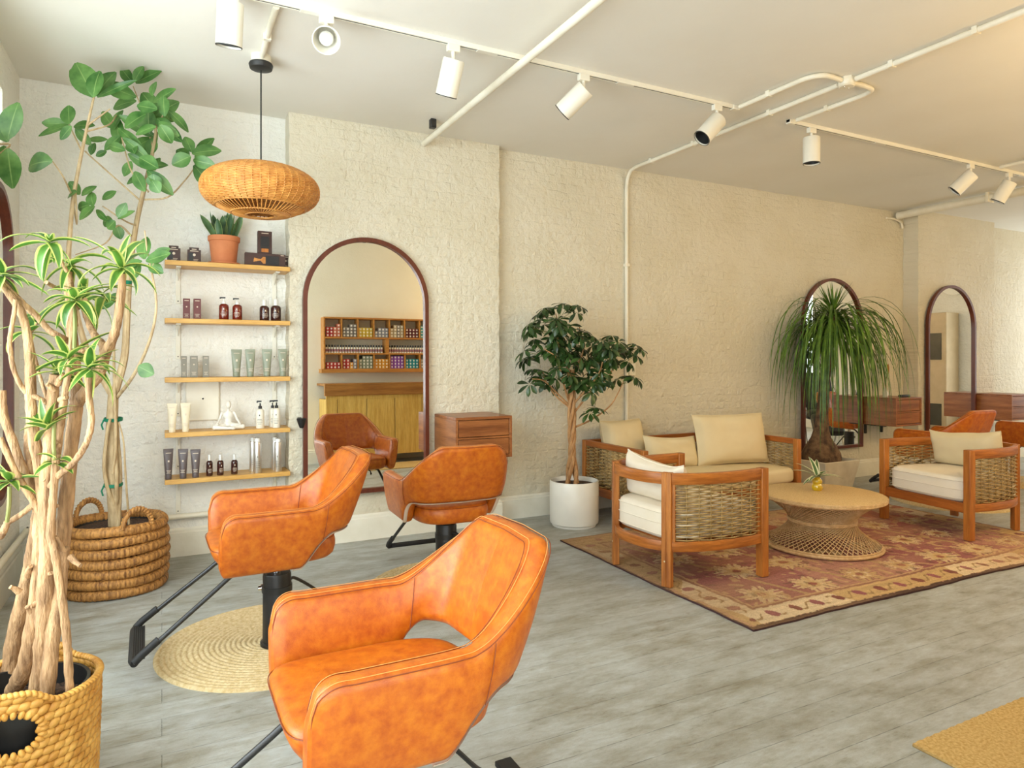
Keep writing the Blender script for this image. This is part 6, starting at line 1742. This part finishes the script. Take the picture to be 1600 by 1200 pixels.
stack(2, 3, ['silver'] * 4, [2, 3, 3, 3]); stack(2, 4, ['tan', 'tan', 'grey', 'tan'], [3, 4, 4, 4]); stack(2, 5, ['wine'] * 4, [3, 3, 3, 3]); stack(2, 6, ['teal', 'teal', 'silver'], [4, 4, 3])
stack(0, 0, ['red', 'red', 'red', 'crimson'], [2, 2, 2, 2]); stack(0, 1, ['crimson', 'red', 'orange', 'silver'], [3, 3, 2, 3]); stack(0, 2, ['green'] * 4, [3, 4, 4, 4]); stack(0, 3, ['orange'] * 4, [3, 3, 3, 3])
stack(0, 4, ['purple'] * 4, [4, 4, 4, 4]); stack(0, 5, ['teal'] * 4, [3, 3, 3, 3]); stack(0, 6, ['grey', 'tan', 'tan'], [3, 3, 2])
mbb = MB(); mbb.lathe([(0, 0), (0.0165, 0), (0.0165, 0.078), (0.012, 0.085), (0, 0.085)], 14); mbb.cur = 1
mbb.lathe([(0, 0.085), (0.0125, 0.085), (0.0125, 0.118), (0, 0.118)], 14); mbb.cur = 2
mbb.lathe([(0.0168, 0.020), (0.0168, 0.058)], 14)
tint = mbb.mesh('tint_bottle', [m_whitelabel, m_blackp, plain('plum_label', srgb(150, 96, 104), rough=0.5)])
for k in range(40):
    x = UX0 + tb + 0.03 + k * 0.0405
    if abs(x - (UX0 + tb + cw * 3.85)) < 0.05: continue
    o = bpy.data.objects.new('tint_bottle', tint); COL.objects.link(o); o.location = (x, UYw + 0.12, UZ0 + zr[1])
    lft = x < UX0 + tb + cw * 3.85
    tag(o, f'small white tint bottle with black cap standing in the middle row, {"left" if lft else "right"} of its upright', 'bottle', f'tint bottles in the middle row, {"left" if lft else "right"} part')

# ------------------------------------------------------------------ far right end of the room, glimpsed in the far mirrors
t = thing('utility_cabinet', 'tall beige cabinet with dark glass panels seen in the far pier mirror', 'cabinet', (11.62, 3.10, 0), R(0))
m_beige = plain('beige_laminate', srgb(206, 184, 150), srgb(196, 174, 140), 0.5)
m_darkglass = plain('dark_glass', srgb(58, 58, 52), srgb(66, 64, 58), 0.15, spec=0.7)
MB().box((0, 0, 1.085), (0.35, 0.8, 2.17)).build('body', m_beige, t, bevel=0.01)
for z, h in ((1.61, 0.44), (0.48, 0.36)):
    for yy in (-0.17, 0.17): MB().box((-0.178, yy, z), (0.016, 0.30, h)).build('glass_panel', m_darkglass, t, bevel=0.002)
t = thing('wall_clock', 'round pale wall clock seen at the top of the far pier mirror', 'clock', (X1, 3.42, 2.74))
MB().lathe([(0, 0), (0.28, 0), (0.28, 0.03), (0.265, 0.035), (0.26, 0.02), (0, 0.02)], 40, (0, 0, 0), Matrix.Rotation(R(-90), 3, 'Y')).build('dial', m_ceramic, t)
for a, l in ((60, 0.17), (150, 0.22)):
    MB().box((-0.03, l / 2 * math.cos(R(a)), l / 2 * math.sin(R(a))), (0.006, l, 0.016), Matrix.Rotation(R(a), 3, 'X')).build('hand', m_blackp, t)
# reclined black shampoo chair with a chrome frame
t = thing('shampoo_chair', 'reclined black chair with chrome arms reflected behind the palm', 'chair', (9.6, 2.95, 0), R(40))
for nm, mb in (('seat', superpad(0.52, 0.55, 0.14, 0.05, 0.02)), ):
    mb.build(nm, m_blackp, t, loc=(0, 0, 0.42), sharp=None)
bk = superpad(0.52, 0.85, 0.13, 0.05, 0.02).build('backrest', m_blackp, t, loc=(0, -0.42, 0.78), rot=(R(-50), 0, 0), sharp=None)
lr = superpad(0.46, 0.42, 0.10, 0.04, 0.01).build('leg_rest', m_blackp, t, loc=(0, 0.42, 0.33), rot=(R(-42), 0, 0), sharp=None)
for s in (-1, 1):
    MB().tube(smooth_path([(s * 0.30, -0.48, 0.95), (s * 0.30, -0.1, 0.72), (s * 0.30, 0.3, 0.62), (s * 0.30, 0.33, 0.5)], 5), 0.014, 8).build('arm', m_chrome, t)
    MB().tube([(s * 0.27, -0.3, 0.02), (s * 0.27, 0.05, 0.45), (s * 0.27, 0.3, 0.02)], 0.014, 8).build('leg', m_chrome, t)

# unseen warm fill globes, added to tint the right half of the room
def globe_mat():
    t = NT('fill_globe_glow'); t.b.inputs['Base Color'].default_value = (1, 0.9, 0.75, 1)
    t.b.inputs['Emission Color'].default_value = (1.0, 0.71, 0.37, 1); t.b.inputs['Emission Strength'].default_value = 44
    return t.mat
m_globe = globe_mat()
for k, (x, y) in enumerate(((4.6, 1.15), (6.6, 1.15), (8.6, 1.15))):
    t = thing('fill_globe', ['nearest', 'middle', 'farthest'][k] + ' of three unseen fill globes added to warm the light on the counter side', 'pendant lamp', (x, y, CEIL), 0, 'added warm fill globes')
    MB().lathe([(0, 0), (0.06, 0), (0.06, -0.025), (0, -0.03)], 24).build('canopy', m_blackp, t)
    MB().tube([(0, 0, -0.02), (0, 0, -0.62)], 0.004, 6).build('cord', m_blackp, t)
    MB().ball((0, 0, -0.78), 0.16, 14, 24).build('globe', m_globe, t)
